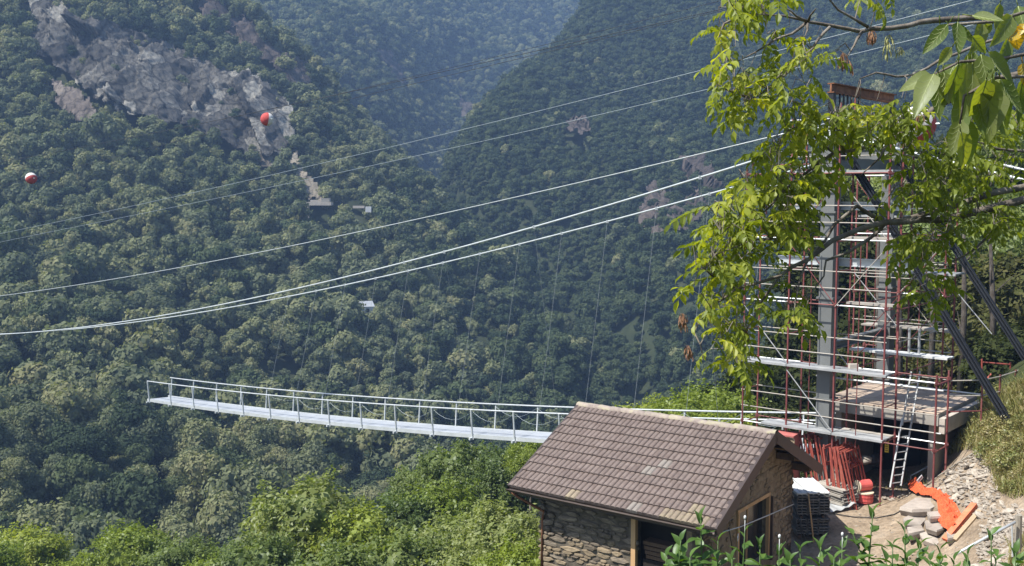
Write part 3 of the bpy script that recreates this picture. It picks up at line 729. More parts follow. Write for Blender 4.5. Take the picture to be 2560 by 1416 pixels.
# local frame of the root: x along the ridge, -y towards the lit slope
SL = math.hypot(HW, HH); PA = math.atan2(HH, HW)
def roofM(side):
    """slope frame: x along the eave, y up the slope, z off the roof"""
    if side > 0: xa, ya = Vector((1, 0, 0)), Vector((0, math.cos(PA), math.sin(PA)))
    else: xa, ya = Vector((-1, 0, 0)), Vector((0, -math.cos(PA), math.sin(PA)))
    za = xa.cross(ya)
    o = Vector((0 if side > 0 else HL, -HW if side > 0 else HW, -HH))
    return Matrix(((xa.x, ya.x, za.x, o.x), (xa.y, ya.y, za.y, o.y), (xa.z, ya.z, za.z, o.z), (0, 0, 0, 1)))
NC, NR = 20, 11
tw_, tg = HL / NC, SL / NR
def tile_mesh(name, m, seed):
    r = random.Random(seed); b = MB()
    half = [(0.0, -.004), (.07, .022), (.20, .038), (.5, .043), (.80, .037), (.93, .020)]
    prof = [(x * tw_ / 2, z) for x, z in half] + [((x + 1) * tw_ / 2, z) for x, z in half] + [(tw_ * 1.02, .004)]
    n = len(prof); ln = tg * 1.14
    V = [(x, -.018 + r.uniform(-.003, .003), z + .060) for x, z in prof] + [(x, ln, z + .012) for x, z in prof] + [(x, -.018, .012) for x, z in prof]
    b.add(V, [(i, i + 1, n + i + 1, n + i) for i in range(n - 1)] + [(2 * n + i, 2 * n + i + 1, i + 1, i) for i in range(n - 1)] + [(0, n, 2 * n), (n - 1, 3 * n - 1, 2 * n - 1)])
    return b.mesh(name, m)
tmesh = [tile_mesh('tile', M['tile'], k) for k in range(4)]
tl, tgm = tile_mesh('tile', M['tile_lichen'], 9), tile_mesh('tile', M['tile_grey'], 10)
front_roof = empty('roof', (0, 0, 0)); front_roof.parent = house
lich = {(0, 15), (0, 16), (0, 17), (0, 18), (1, 17), (0, 6)}
grey = {(5, 12), (4, 11), (0, 12)}
RM = roofM(1)
for j in range(NR):
    for i in range(NC):
        me = tl if (j, i) in lich else tgm if (j, i) in grey else tmesh[rnd.randrange(4)]
        o = link('tile', me, front_roof)
        L_ = Matrix.Translation((i * tw_ + rnd.uniform(-.004, .004), j * tg + rnd.uniform(-.006, .006), rnd.uniform(0, .006))) @ Matrix.Rotation(rnd.uniform(-.012, .012), 4, 'Z')
        o.matrix_local = RM @ L_
# boarding under the tiles, both slopes
b = MB()
for side in (1, -1):
    Mx = roofM(side)
    V = [Mx @ Vector(p) for p in ((0, 0, -.05), (HL, 0, -.05), (HL, SL, -.05), (0, SL, -.05), (0, 0, .008), (HL, 0, .008), (HL, SL, .008), (0, SL, .008))]
    b.add(V, [(3, 2, 1, 0), (4, 5, 6, 7), (0, 1, 5, 4), (1, 2, 6, 5), (2, 3, 7, 6), (3, 0, 4, 7)])
b.build('boarding', M['timber_dark'], front_roof)
# rear slope: tile courses in one ribbed sheet (faces away from the yard)
b = MB(); Mx = roofM(-1)
for j in range(NR):
    pts = []
    for i in range(NC * 4 + 1):
        pts.append((i * tw_ / 4, (.004, .026, .028, .02)[i % 4]))
    n = len(pts)
    V = [Mx @ Vector((x, j * tg - .01, z + .04)) for x, z in pts] + [Mx @ Vector((x, (j + 1) * tg, z + .012)) for x, z in pts]
    b.add(V, [(i, i + 1, n + i + 1, n + i) for i in range(n - 1)])
tag(b.build('rear_tiles', M['tile'], front_roof), kind='stuff')
# ridge caps
b = MB(); nr = 16; cl = HL / nr
for k in range(2):
    b = MB(); m_ = 7
    V = []
    for e, (x, rr) in enumerate(((-.02, .118), (cl * 1.06, .10))):
        for a in range(m_): 
            an = math.pi * (-.06 + 1.12 * a / (m_ - 1)); V.append((x, -math.cos(an) * rr * 1.12, math.sin(an) * rr * .72))
    for e, (x, rr) in enumerate(((-.02, .100),)):
        for a in range(m_):
            an = math.pi * (-.06 + 1.12 * a / (m_ - 1)); V.append((x, -math.cos(an) * rr * 1.12, math.sin(an) * rr * .72))
    b.add(V, [(a, a + 1, m_ + a + 1, m_ + a) for a in range(m_ - 1)] + [(2 * m_ + a, 2 * m_ + a + 1, a + 1, a) for a in range(m_ - 1)])
    if k == 0: rmesh = b.mesh('ridge_tile', M['ridge'], True)
for i in range(nr):
    link('ridge_tile', rmesh, front_roof, (i * cl, rnd.uniform(-.01, .01), .028 + rnd.uniform(-.006, .012)), (0, rnd.uniform(-.015, .015), rnd.uniform(-.02, .02)))
# sheet-metal verges, fascia, gutter
for side in (1, -1):
    Mx = roofM(side)
    for e, (x, wd) in enumerate(((HL, .13), (-.0, .06))):
        if side < 0: x = HL - x
        b = MB(); dx = 1 if (x > 1) else -1
        def q(y, z, k=0): return Mx @ Vector((x + dx * k, y, z))
        V = [q(-.03, .085, -wd * .8), q(SL + .0, .085, -wd * .8), q(SL, .085, .02), q(-.03, .085, .02), q(-.03, -.20, .02), q(SL, -.20, .02), q(-.03, -.20, 0), q(SL, -.20, 0), q(-.03, .065, -wd * .8), q(SL, .065, -wd * .8)]
        b.add(V, [(0, 1, 2, 3), (3, 2, 5, 4), (4, 5, 7, 6), (8, 9, 1, 0)])
        b.build('verge_board', M['flashing'], house)
b = MB()
Mx = roofM(1)
b.bar(Mx @ Vector((0, .02, -.10)), Mx @ Vector((HL, .02, -.10)), .03, .16); b.build('fascia', M['flashing'], house)
b = MB(); n = 7
V = []
for x in (-.02, HL - .05):
    for a in range(n):
        an = math.pi * (1 + a / (n - 1)); V.append((x, -HW - .055 + .055 * math.cos(an), -HH - .035 + .055 * math.sin(an)))
b.add(V, [(a, a + 1, n + a + 1, n + a) for a in range(n - 1)]); 
b.tube([(-.02, -HW - .112, -HH - .03), (HL - .05, -HW - .112, -HH - .03)], .010, 5)
b.build('gutter', M['gutter'], house, True)
b = MB()
p0 = Vector((.12, -HW - .05, -HH - .09)); p1 = Vector((.22, -HW + .05, -HH - .22)); p2 = Vector((.72, -HW + .50, -HH - .62)); p3 = Vector((.66, -2.9 * K - .02, -HH - .85)); p4 = Vector((.66, -2.9 * K - .05, -4.1 * K))
b.tube([p0, p1, p2, p3, p4], .035, 7); b.build('downspout', M['rust'], house, True)
# walls (local): x from S0 to S1, y from -T to T
S0, S1_, T, ZG = .65 * K, 5.55 * K, 2.9 * K, -4.5 * K
def roofz(t): return -HH * abs(t) / HW - .07
DOOR = (3.55 * K, 5.25 * K)
wl = empty('wall', (0, 0, 0)); wl.parent = house
TH_ = .42
b = MB()
def wbox(x0, x1, y0, y1, z0, z1): b.box(((x0 + x1) / 2, (y0 + y1) / 2, (z0 + z1) / 2), (abs(x1 - x0), abs(y1 - y0), abs(z1 - z0)))
zt = roofz(T) - .02
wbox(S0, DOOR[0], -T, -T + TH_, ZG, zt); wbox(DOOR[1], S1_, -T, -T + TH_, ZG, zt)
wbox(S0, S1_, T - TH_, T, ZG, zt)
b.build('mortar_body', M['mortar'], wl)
# far and near gables with a window opening in the near one
W0, W1, WZ0, WZ1 = None, None, None, None
def gl(px, py):           # photo pixel on the near gable -> (t, z) in hut frame (t towards the lit side)
    P = on_plane(px, py, hw(S1_, 0, 0), HA) - R0
    return P.dot(HB), P.z
ta, za = gl(1843, 1275); tb, zb = gl(1920, 1243); tc_, zc = gl(1918, 1385)
WT0, WT1 = tb, ta; WZ1 = (za + zb) / 2; WZ0 = zc - .05
def gable(x0, x1, hole):
    b = MB()
    def col_(y0, y1, z0, za_, zb_):
        V = [(x, y, z) for x in (x0, x1) for y, z in ((y0, z0), (y1, z0), (y1, zb_), (y0, za_))]
        b.add(V, [(3, 2, 1, 0), (4, 5, 6, 7), (0, 1, 5, 4), (1, 2, 6, 5), (2, 3, 7, 6), (3, 0, 4, 7)])
    if not hole:
        col_(-T, 0, ZG, roofz(T), roofz(0)); col_(0, T, ZG, roofz(0), roofz(T)); return b
    y0, y1 = -WT1, -WT0                              # local y = -t
    col_(-T, y0, ZG, roofz(T), roofz(y0))
    if y1 <= 0:
        col_(y0, y1, WZ1, roofz(y0), roofz(y1)); col_(y0, y1, ZG, WZ0, WZ0); col_(y1, 0, ZG, roofz(y1), roofz(0)); col_(0, T, ZG, roofz(0), roofz(T))
    else:
        col_(y0, 0, WZ1, roofz(y0), roofz(0)); col_(0, y1, WZ1, roofz(0), roofz(y1)); col_(y0, y1, ZG, WZ0, WZ0); col_(y1, T, ZG, roofz(y1), roofz(T))
    return b
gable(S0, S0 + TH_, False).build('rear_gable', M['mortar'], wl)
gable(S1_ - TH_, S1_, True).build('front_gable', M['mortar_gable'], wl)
b = MB(); b.box(((S0 + S1_) / 2, 0, ZG + .05), (S1_ - S0 - .9, 2 * T - .9, .1)); b.build('floor', M['shade_in'], house)
b = MB(); b.box(((S0 + S1_) / 2 - .3, .55, -3.2), (.06, 2 * T - 1.9, 2.6)); b.build('partition', M['shade_in'], house)
# stones laid on the wall faces
def stone_mesh(m, seed):
    r = random.Random(seed); b = MB(); n = r.choice((6, 7, 8))
    an = [2 * math.pi * (k + r.uniform(-.25, .25)) / n for k in range(n)]
    sup = lambda a: (abs(math.cos(a)) ** 5 + abs(math.sin(a)) ** 5) ** (-1 / 5)
    R = [(.5 * sup(a) * math.cos(a) * r.uniform(.80, 1.04), .5 * sup(a) * math.sin(a) * r.uniform(.78, 1.04)) for a in an]
    V = [(x, 0, z) for x, z in R] + [(x * .97, -.75, z * .95) for x, z in R] + [(x * .84 + r.uniform(-.04, .04), -1 + r.uniform(-.2, .1), z * .80) for x, z in R] + [(r.uniform(-.1, .1), -1.08, r.uniform(-.08, .08))]
    b.add(V, [(i, (i + 1) % n, n + (i + 1) % n, n + i) for i in range(n)] + [(n + i, n + (i + 1) % n, 2 * n + (i + 1) % n, 2 * n + i) for i in range(n)] + [(2 * n + i, 2 * n + (i + 1) % n, 3 * n) for i in range(n)])
    return b.mesh('stone', m)
ST = [stone_mesh(M['stone'], k) for k in range(8)]; SG = [stone_mesh(M['stone_brown'], 30 + k) for k in range(8)]
def lay(meshes, x0, x1, z0, z1, place, hmin, hmax, ar, prob=lambda x, z: 1.0, dep=.05):
    z = z0
    while z < z1:
        h = rnd.uniform(hmin, hmax); x = x0 - rnd.uniform(0, .1)
        while x < x1:
            wd = h * rnd.uniform(*ar); cx, cz = x + wd / 2, z + h / 2 + .25 * h * noise.noise(Vector((x * 2, z * 2, 4))) 
            if cx < x1 + .05 and rnd.random() < prob(cx, cz): place(cx, cz, wd * .97, h * rnd.uniform(.88, 1.04), rnd.choice(meshes), dep * rnd.uniform(.5, 1.3))
            x += wd
        z += h
def on_front(cx, cz, wd, h, me, d):
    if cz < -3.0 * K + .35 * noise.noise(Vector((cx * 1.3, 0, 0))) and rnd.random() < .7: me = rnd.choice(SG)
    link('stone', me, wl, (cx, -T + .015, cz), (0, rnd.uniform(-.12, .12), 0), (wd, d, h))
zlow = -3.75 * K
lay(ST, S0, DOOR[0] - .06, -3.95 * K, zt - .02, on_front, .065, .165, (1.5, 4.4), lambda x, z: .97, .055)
def on_gable(cy, cz, wd, h, me, d):
    o = link('stone', me, wl, (S1_ - .012, cy, cz), (0, 0, math.pi / 2), (wd, d, h))
def gprob(y, z):
    t = -y
    if z > roofz(t) - .16: return 0
    if -WT1 - .14 < y < -WT0 + .14 and WZ0 - .1 < z < WZ1 + .12: return 0
    if y < -T + .05 or y > T - .05: return 0
    return .62
lay(SG, -T, T, -3.95 * K, -.3, on_gable, .07, .16, (1.1, 2.6), gprob, .035)
# quoins of the right corner stick out a little
for k in range(14):
    link('stone', SG[k % 8], wl, (S1_ - .1, T - .02, ZG + .9 + k * .19), (0, 0, math.pi), (.26 + rnd.uniform(0, .08), .05, .17))
# window: timber frame, mullion, dark panes, pale sheet inside
wf = empty('window', (0, 0, 0)); wf.parent = house
b = MB(); y0, y1 = -WT1, -WT0; x = S1_ + .012
fr = b
for (p, q) in (((x, y0 - .05, WZ1 + .02), (x, y1 + .05, WZ1 + .02)), ((x, y0, WZ0), (x, y0, WZ1 - .03)), ((x, y1, WZ0), (x, y1, WZ1 - .03))): b.bar(p, q, .075, .09)
b.build('frame', M['timber'], wf)
b = MB(); b.bar((x - .02, y0 + .32 * (y1 - y0), WZ0), (x - .02, y0 + .32 * (y1 - y0), WZ1 - .05), .03, .04); b.build('mullion', M['timber'], wf)
b = MB(); b.add([(x - .16, y0, WZ0), (x - .16, y1, WZ0), (x - .16, y1, WZ1), (x - .16, y0, WZ1)], [(0, 1, 2, 3)]); b.build('pane', M['glass'], wf)
b = MB(); b.bar((x + .03, y1 + .07, WZ0 - .1), (x + .03, y1 + .07, WZ1 - .05), .06, .16); b.build('shutter', M['flashing'], wf)
# brick patch, purlin ends and wall plate at the top of the gable
for k in range(16):
    yy = .05 + rnd.uniform(0, .5); link('brick', None or (MB().box((0, 0, 0), (.10, .20, .06)).mesh('brick', M['brick'])), wl, (S1_ + .012, .12 + (k % 3) * .16 + rnd.uniform(-.02, .02), roofz(.3) - .16 - (k // 3) * .075 - (k % 3) * .06), (rnd.uniform(-.2, .2), 0, 0))
for t_, rr in ((0, .17), (1.55, .15), (-1.55, .15), (2.62, .16), (-2.62, .16)):
    b = MB(); zz = roofz(t_) - .10
    b.bar((S1_ - .3, -t_, zz), (HL - .10, -t_, zz), rr, rr * 1.15); b.build('purlin', M['timber_dark'], house)
for t_ in (.55, 1.05, -.55, -1.05, 2.1, -2.1):
    b = MB(); zz = roofz(t_) + .005; b.bar((S1_ - .2, -t_, zz), (HL - .06, -t_, zz), .42, .02); b.build('soffit_board', M['timber'], house)
# doorway under the eave: post, lintel, near-black sheet for the inner shade, boards stored inside
b = MB(); b.bar((DOOR[0] + .06, -T - .02, ZG), (DOOR[0] + .06, -T - .02, zt), .12, .12); b.build('door_post', M['timber'], house)
b = MB(); b.bar((DOOR[0] + .12, -T + .16, zt - .24), (DOOR[1], -T + .16, zt - .24), .05, .40); b.build('lintel_board', M['timber'], house)
b = MB(); b.box(((DOOR[0] + DOOR[1]) / 2, -T + .52, -3.3), (DOOR[1] - DOOR[0] + .3, .04, 2.5)); b.build('shade_sheet', M['shade_in'], house)  # near-black sheet paints the shade inside the doorway
for k in range(4):
    pb = hw((DOOR[0] + DOOR[1]) / 2 + .1, T - .28, -2.45 - .11 * k)
    o = link('stored_board', MB().box((0, 0, 0), (1.3 - .05 * k, .34, .085)).mesh('stored_board', M['timber_dark']), None, pb, (0, 0, TH + rnd.uniform(-.03, .03)))
    tag(o, ('topmost', 'second', 'third', 'lowest')[k] + ' dark board stored in the doorway under the eave of the hut', 'board', 'boards stored in the hut doorway')
b = MB(); b.box(((DOOR[0] + DOOR[1]) / 2 + .1, -T + .28, -3.6), (1.3, .32, 1.5)); b.build('trestle', M['shade_in'], house)

# things by the gable
def pole(name, pts, r, m, label, cat, n=6):
    b = MB(); b.tube(pts, r, n); return tag(b.build(name, m, smooth=True), label, cat)
g_ = lambda px, py, off: on_plane(px, py, hw(S1_ + off, 0, 0), HA)
pole('handrail_pipe', [g_(1808, 1330, .5), g_(1850, 1318, .5), g_(1920, 1289, .5), g_(1984, 1261, .5)], .014, M['galv'], 'thin grey pipe rail running across the gable in front of the window', 'rail')
pole('thin_pole', [g_(1822, 1320, .5), g_(1833, 1385, .5)], .014, M['hose'], 'thin dark upright under the pipe rail beside the white tag', 'pole')
c = g_(1845, 1344, .45); o = empty('site_tag', c, TH + .25, 'small white square tag with a blue mark below the hut window', 'tag')
b = MB(); b.box((0, 0, 0), (.012, .13, .13), Matrix.Rotation(.5, 3, 'X')); b.build('card', M['sign_white'], o)
b = MB(); b.box((.008, 0, 0), (.004, .06, .06), Matrix.Rotation(.5, 3, 'X')); b.build('mark', M['blue'], o)
b = MB(); b.tube([(-.008, 0, -.06), (-.008, .01, -1.1)], .008, 5); b.build('stake', M['post_wood'], o)

# ================================================================== BRIDGE, TOWER, CABLES
B0 = Vector((.152, 41.93, -10.037)); TB = .713
BD = Vector((-math.cos(TB), math.sin(TB), 0)); BN = Vector((-math.sin(TB), -math.cos(TB), 0))
SP = 2.367; WDK = 1.3
def deckz(u): return -10.037 - .104 * u + .001 * u * u
def bw(u, v, z): 
    c = B0 + BD * u + BN * (v - WDK / 2); return Vector((c.x, c.y, z))
def bhit(px, py, v): 
    """photo pixel on the upright plane v -> (u, z)"""
    P = on_plane(px, py, bw(0, v, 0), BN); return (P - B0).dot(BD), P.z
def fit_line(pts, v, deg=2):
    q = np.array([bhit(x, y, v) for x, y in pts]); return np.polyfit(q[:, 0], q[:, 1], deg), q
UEND = 12 * SP + .25
US = -13.2
bridge = empty('suspension_walkway', bw(0, 0, deckz(0)), 0, 'unfinished grey steel suspension walkway ending free in the air over the gorge', 'bridge')
bl = Vector(bridge.location)
def loc(P): return Vector(P) - bl
nd = int(round((UEND - US) / (SP / 2)))
for k in range(nd):
    ua, ub = US + (UEND - US) * k / nd, US + (UEND - US) * (k + 1) / nd - .012
    b = MB()
    def dq(u, v, dz): return loc(bw(u, v, deckz(u) + dz))
    h = WDK / 2
    tip = .55 if k == nd - 1 else 0
    b.add([dq(ua, -h, 0), dq(ub - tip, -h, 0), dq(ub, h, 0), dq(ua, h, 0), dq(ua, -h, -.05), dq(ub - tip, -h, -.05), dq(ub, h, -.05), dq(ua, h, -.05)], [(3, 2, 1, 0), (4, 5, 6, 7), (0, 1, 5, 4), (1, 2, 6, 5), (2, 3, 7, 6), (3, 0, 4, 7)])
    b.build('deck_panel', M['galv_deck'], bridge)
for s in (1, -1):
    b = MB(); us = np.linspace(US, UEND, 40)
    for a, c in zip(us[:-1], us[1:]): b.bar(loc(bw(a, s * (WDK / 2 + .03), deckz(a) - .05)), loc(bw(c, s * (WDK / 2 + .03), deckz(c) - .05)), .05, .16)
    b.build('edge_beam', M['galv'], bridge)
    b = MB(); b.tube([loc(bw(u, s * (WDK / 2 + .10), deckz(u) + 1.1)) for u in np.linspace(US - .2, 12 * SP + .1, 40)], .032, 7); b.build('handrail', M['galv'], bridge, True)
    b = MB()
    for k in range(-5, 7 if s > 0 else 1):
        ua = k * SP; pts = []
        for t in np.linspace(0, 1, 7): pts.append(loc(bw(ua + SP * t, s * (WDK / 2 + .07), deckz(ua + SP * t) + 1.02 - (.42 * 4 * t * (1 - t) if k < 6 else .12 * 4 * t * (1 - t)))))
        b.tube(pts, .005, 4)
    b.build('safety_rope', M['cable_grey'], bridge)
pm = {}
for s in (1, -1):
    b = MB(); b.bar((0, 0, -.16), BN * (s * .09) + Vector((0, 0, 1.1)), .05, .06); b.box((BN * s * .02) + Vector((0, 0, -.16)), (.14, .14, .05)); pm[s] = b.mesh('post', M['galv'])
for k in range(-5, 13):
    u = k * SP
    if u < US: continue
    for s in (1, -1): link('post', pm[s], bridge, loc(bw(u, s * (WDK / 2 + .06), deckz(u))))
for k in range(-5, 13):
    u = k * SP
    b = MB(); b.bar(loc(bw(u, -.9, deckz(u) - .14)), loc(bw(u, .9, deckz(u) - .14)), .08, .09); b.build('cross_beam', M['galv'], bridge)
# main cables
NEARC = [(2060, 344), (1955, 380), (1871, 406), (1772, 438), (1567, 500), (900, 688), (777, 714), (565, 761), (353, 795), (222, 815), (0, 838)]
FARC = [(1871, 455), (1719, 500), (900, 711), (600, 767), (353, 799), (222, 817), (0, 838)]
TV = 2.35
cn, _ = fit_line(NEARC, TV); cf, qf = fit_line(FARC, -TV)
UT = -14.0
b = MB(); b.tube([loc(bw(u, TV, np.polyval(cn, u))) for u in np.linspace(UT, 85, 60)], .034, 7); b.build('main_cable', M['cable'], bridge, True)
b = MB(); b.tube([loc(bw(u, -TV, np.polyval(cf, u))) for u in np.linspace(UT, 90, 60)], .034, 7); b.build('main_cable', M['cable'], bridge, True)
for k in range(-4, 26):
    for s, cc in ((1, cn), (-1, cf)):
        u = k * SP
        zc_ = np.polyval(cc, u); zd = deckz(u) - .05 if k <= 12 else deckz(u) + .6
        if zc_ - zd < .5: continue
        if k > 8 or (s > 0 and (k > 4 or rnd.random() < .5)): continue
        b = MB(); b.tube([loc(bw(u, s * TV, zc_)), loc(bw(u, s * (WDK / 2 + .05), zd))], .007, 4); b.build('hanger', M['hanger'], bridge)
        b = MB(); b.box(loc(bw(u, s * TV, zc_)), (.10, .10, .12)); b.build('cable_clamp', M['galv'], bridge)
# loose overhead wires
def wire(name, pts, v, r, m, label, u0, u1, deg=2):
    c, q = fit_line(pts, v, deg); b = MB(); b.tube([bw(u, v, np.polyval(c, u)) for u in np.linspace(u0, u1, 50)], r, 5)
    return tag(b.build(name, m, smooth=True), label, 'cable'), c
wire('work_cable', [(1936, 339), (1768, 380), (1500, 446), (900, 582), (353, 684), (0, 741)], 2.6, .019, M['cable'], 'single pale cable stretched above the pair of main cables', UT, 85)
wire('overhead_wire', [(2378, 17), (2039, 100), (1758, 175), (1500, 240), (1000, 362), (847, 400), (600, 456), (371, 506), (14, 582)], 2.0, .011, M['cable_grey'], 'upper of two thin pale wires crossing above the work cable', -19, 85, 3)
wire('overhead_wire', [(2365, 81), (2140, 132), (1743, 229), (1500, 288), (900, 421), (459, 513), (14, 603)], -1.5, .011, M['cable_grey'], 'lower of two thin pale wires crossing above the work cable', -21, 85, 3)
w1, c1 = wire('power_line', [(1764, 32), (1500, 92), (1324, 131), (900, 226), (520, 304), (300, 350)], -6.0, .016, M['cable_dark'], 'dark power line, thickest of the bundle below the cliff', -26, 95, 2)
wire('power_line', [(1764, 12), (1600, 53), (1288, 129), (1050, 190), (900, 222)], -9.0, .012, M['cable_dark'], 'dark power line, uppermost of the bundle at the gorge mouth', -26, 40, 2)
MARK = [(1764, 40), (1600, 71), (900, 243), (668, 300), (352, 375), (78, 447), (0, 466)]
w3, c3 = wire('power_line', MARK, -3.5, .012, M['cable_dark'], 'dark power line carrying the red and white marker balls', -24, 90, 2)

def marker(loc_, r, axis, label):
    o = empty('marker_ball', loc_, 0, label, 'marker ball')
    ax = Vector(axis).normalized(); t = ax.orthogonal().normalized(); bt = ax.cross(t)
    for nm, lo_, hi_, m in (('red_shell', 0, 8, M['ball_red']), ('white_shell', 8, 16, M['ball_white'])):
        V, Fs = [], []; n = 20
        for i in range(lo_, hi_ + 1):
            a = math.pi * i / 16
            rr = r * (1.0 if nm == 'red_shell' else .99)
            for k in range(n): V.append(ax * (rr * math.cos(a)) + (t * math.cos(2 * math.pi * k / n) + bt * math.sin(2 * math.pi * k / n)) * (rr * math.sin(a)))
        for i in range(hi_ - lo_):
            for k in range(n): Fs.append((i * n + k, (i + 1) * n + k, (i + 1) * n + (k + 1) % n, i * n + (k + 1) % n))
        b = MB(); b.add(V, Fs); b.build(nm, m, o, True)
    b = MB(); b.tube([BD * -(r + .12), BD * (r + .12)], .03, 6); b.build('clamp', M['galv'], o)
    return o
def on_wire(px, c, v):
    lo_, hi_ = -20.0, 90.0
    for _ in range(60):
        m_ = (lo_ + hi_) / 2
        if pix(np.array(bw(m_, v, np.polyval(c, m_))))[0] > px: lo_ = m_
        else: hi_ = m_
    return bw(lo_, v, np.polyval(c, lo_))
p = on_wire(668, c3, -3.5); marker(p, 16.5 * p.y / F, (-.86, -.42, .12), 'red and white marker ball on a wire in front of the grey cliff')
p = on_wire(78, c3, -3.5); marker(p, 14 * p.y / F, (.45, -.35, -.80), 'white marker ball with a dark red underside, farther left on the wire')

# ---------------- tower
tower = empty('bridge_tower', bw(UT, 0, -9), TB * -1, 'grey steel portal tower with two legs and crossbeams inside red scaffolding', 'tower')
tm = tower.matrix_basis.inverted() if False else (Matrix.Translation(tower.location) @ Matrix.Rotation(-TB, 4, 'Z')).inverted()
def tl_(u, v, z): return tm @ bw(u, v, z)
ZT = 1.45
for s in (1, -1):
    zb = -9.9 if s > 0 else -9.3
    b = MB(); P = [tl_(UT + du, s * TV + dv, z) for z in (zb, ZT) for du, dv in ((-.21, -.23), (.21, -.23), (.21, .23), (-.21, .23))]
    b.add(P, [(3, 2, 1, 0), (4, 5, 6, 7), (0, 1, 5, 4), (1, 2, 6, 5), (2, 3, 7, 6), (3, 0, 4, 7)]); b.build('leg', M['tower'], tower)
    b = MB(); b.box(tl_(UT, s * TV, ZT + .06), (.62, .62, .12)); b.box(tl_(UT, s * TV, ZT + .22), (.5, .16, .22)); b.tube([tl_(UT - .02, s * TV - .18, ZT + .3), tl_(UT - .02, s * TV + .18, ZT + .3)], .16, 10); b.build('saddle', M['galv'], tower)
    # flange plates on the leg
    for z in (-6.3, -3.2, -.6):
        b = MB(); b.box(tl_(UT, s * TV, z), (.54, .56, .06)); b.build('flange', M['tower'], tower)
for z, hh, m in ((.95, .42, 'tower'), (-4.7, .2, 'tower')):
    b = MB(); a_, c_ = tl_(UT, TV - .24, z), tl_(UT, -TV + .24, z)
    b.bar(a_, c_, .06, hh); b.bar(a_ + Vector((0, 0, hh / 2)), c_ + Vector((0, 0, hh / 2)), .26, .035); b.bar(a_ - Vector((0, 0, hh / 2)), c_ - Vector((0, 0, hh / 2)), .26, .035)
    b.build('crossbeam', M[m], tower)
# raking struts
for s, pts in ((1, [(2130, 400), (2185, 500), (2300, 690), (2400, 850), (2480, 985)]), (-1, [(2231, 372), (2420, 680), (2490, 785), (2560, 882)])):
    q = np.array([bhit(x, y, s * TV) for x, y in pts]); c = np.polyfit(q[:, 0], q[:, 1], 1)
    u0 = UT - .15; u1 = q[-1, 0] - (.6 if s > 0 else 1.5)
    A_, B_ = tl_(u0, s * TV, np.polyval(c, u0)), tl_(u1, s * TV, np.polyval(c, u1))
    b = MB(); b.bar(A_, B_, .04, .16, (0, 1, 0)); 
    ax = (B_ - A_).normalized(); nn = ax.cross(Vector((0, 1, 0))).normalized()
    b.bar(A_ + nn * .085, B_ + nn * .085, .16, .028, nn); b.bar(A_ - nn * .085, B_ - nn * .085, .16, .028, nn); b.build('raking_strut', M['strut'], tower)
# gantry on top: dark posts with a rusty beam
b = MB()
for s in (1, -1): b.bar(tl_(UT + .05, s * TV, ZT + .12), tl_(UT + .05, s * TV, 3.0), .20, .16)
b.build('gantry_post', M['black_steel'], tower)
b = MB(); a_, c_ = tl_(UT + .05, TV + .12, 3.1), tl_(UT + .05, -TV - .12, 3.1); b.bar(a_, c_, .05, .26); b.bar(a_ + Vector((0, 0, .13)), c_ + Vector((0, 0, .13)), .22, .03); b.bar(a_ - Vector((0, 0, .13)), c_ - Vector((0, 0, .13)), .22, .03); b.build('gantry_beam', M['rust'], tower)
for k in range(6):
    v = TV - .35 - k * .28; b = MB(); b.bar(tl_(UT - .04, v, 2.62), tl_(UT - .04, v, 2.98), .06, .04); b.build('gantry_hook', M['black_steel'], tower)
# backstays
for pts, v, lab in (([(2082, 335), (2150, 348), (2260, 376), (2411, 415)], TV, 'pale backstay cable running down from the nearer tower leg'), ([(2236, 346), (2262, 353), (2328, 368), (2431, 395), (2560, 425)], -TV, 'pale backstay cable running down right from the farther tower leg')):
    q = np.array([bhit(x, y, v) for x, y in pts]); c = np.polyfit(q[:, 0], q[:, 1], 1)
    b = MB(); b.tube([bw(u, v, np.polyval(c, u)) for u in np.linspace(UT, -24 if v < 0 else -21.5, 12)], .042, 7); tag(b.build('backstay', M['cable'], smooth=True), lab, 'cable')

# ---------------- upper concrete platform with its dark chamber
plat = empty('platform', bw(-15.3, -.3, -6.5), -TB, 'pale boarded concrete platform slab beside the tower legs over a dark chamber', 'platform')
pmx = (Matrix.Translation(plat.location) @ Matrix.Rotation(-TB, 4, 'Z')).inverted()
def pl_(u, v, z): return pmx @ bw(u, v, z)
PU0, PU1, PV0, PV1, PZ = -13.5, -17.1, 1.5, -2.1, -6.5
def slab(nm, u0, u1, v0, v1, z0, z1, m):
    b = MB(); P = [pl_(u, v, z) for z in (z0, z1) for u, v in ((u0, v0), (u1, v0), (u1, v1), (u0, v1))]
    b.add(P, [(3, 2, 1, 0), (4, 5, 6, 7), (0, 1, 5, 4), (1, 2, 6, 5), (2, 3, 7, 6), (3, 0, 4, 7)]); return b.build(nm, m, plat)
slab('slab', PU0, PU1, PV0, PV1, PZ - .36, PZ - .03, M['concrete_edge'])
for i in range(6):
    for j in range(2):
        u0 = PU0 + (PU1 - PU0) * i / 6; u1 = PU0 + (PU1 - PU0) * (i + 1) / 6 + .012; v0 = PV0 + (PV1 - PV0) * j / 2; v1 = PV0 + (PV1 - PV0) * (j + 1) / 2 + .012
        slab('panel', u0, u1, v0, v1, PZ - .028, PZ + rnd.uniform(0, .012), M['concrete_form'])
slab('kerb', PU1 - .06, PU1 - .22, PV0 + .1, PV1, PZ - .55, PZ - .10, M['concrete'])
for u0, u1, v0, v1, m in ((-13.7, -13.9, .9, -2, 'concrete_edge'), (-16.7, -16.9, 1.1, -2, 'concrete_edge'), (-13.9, -16.7, -1.8, -2, 'shade_in')):  # back wall coloured near-black for the chamber's shade
    slab('chamber_wall', u0, u1, v0, v1, -9.4, PZ - .362, M[m])
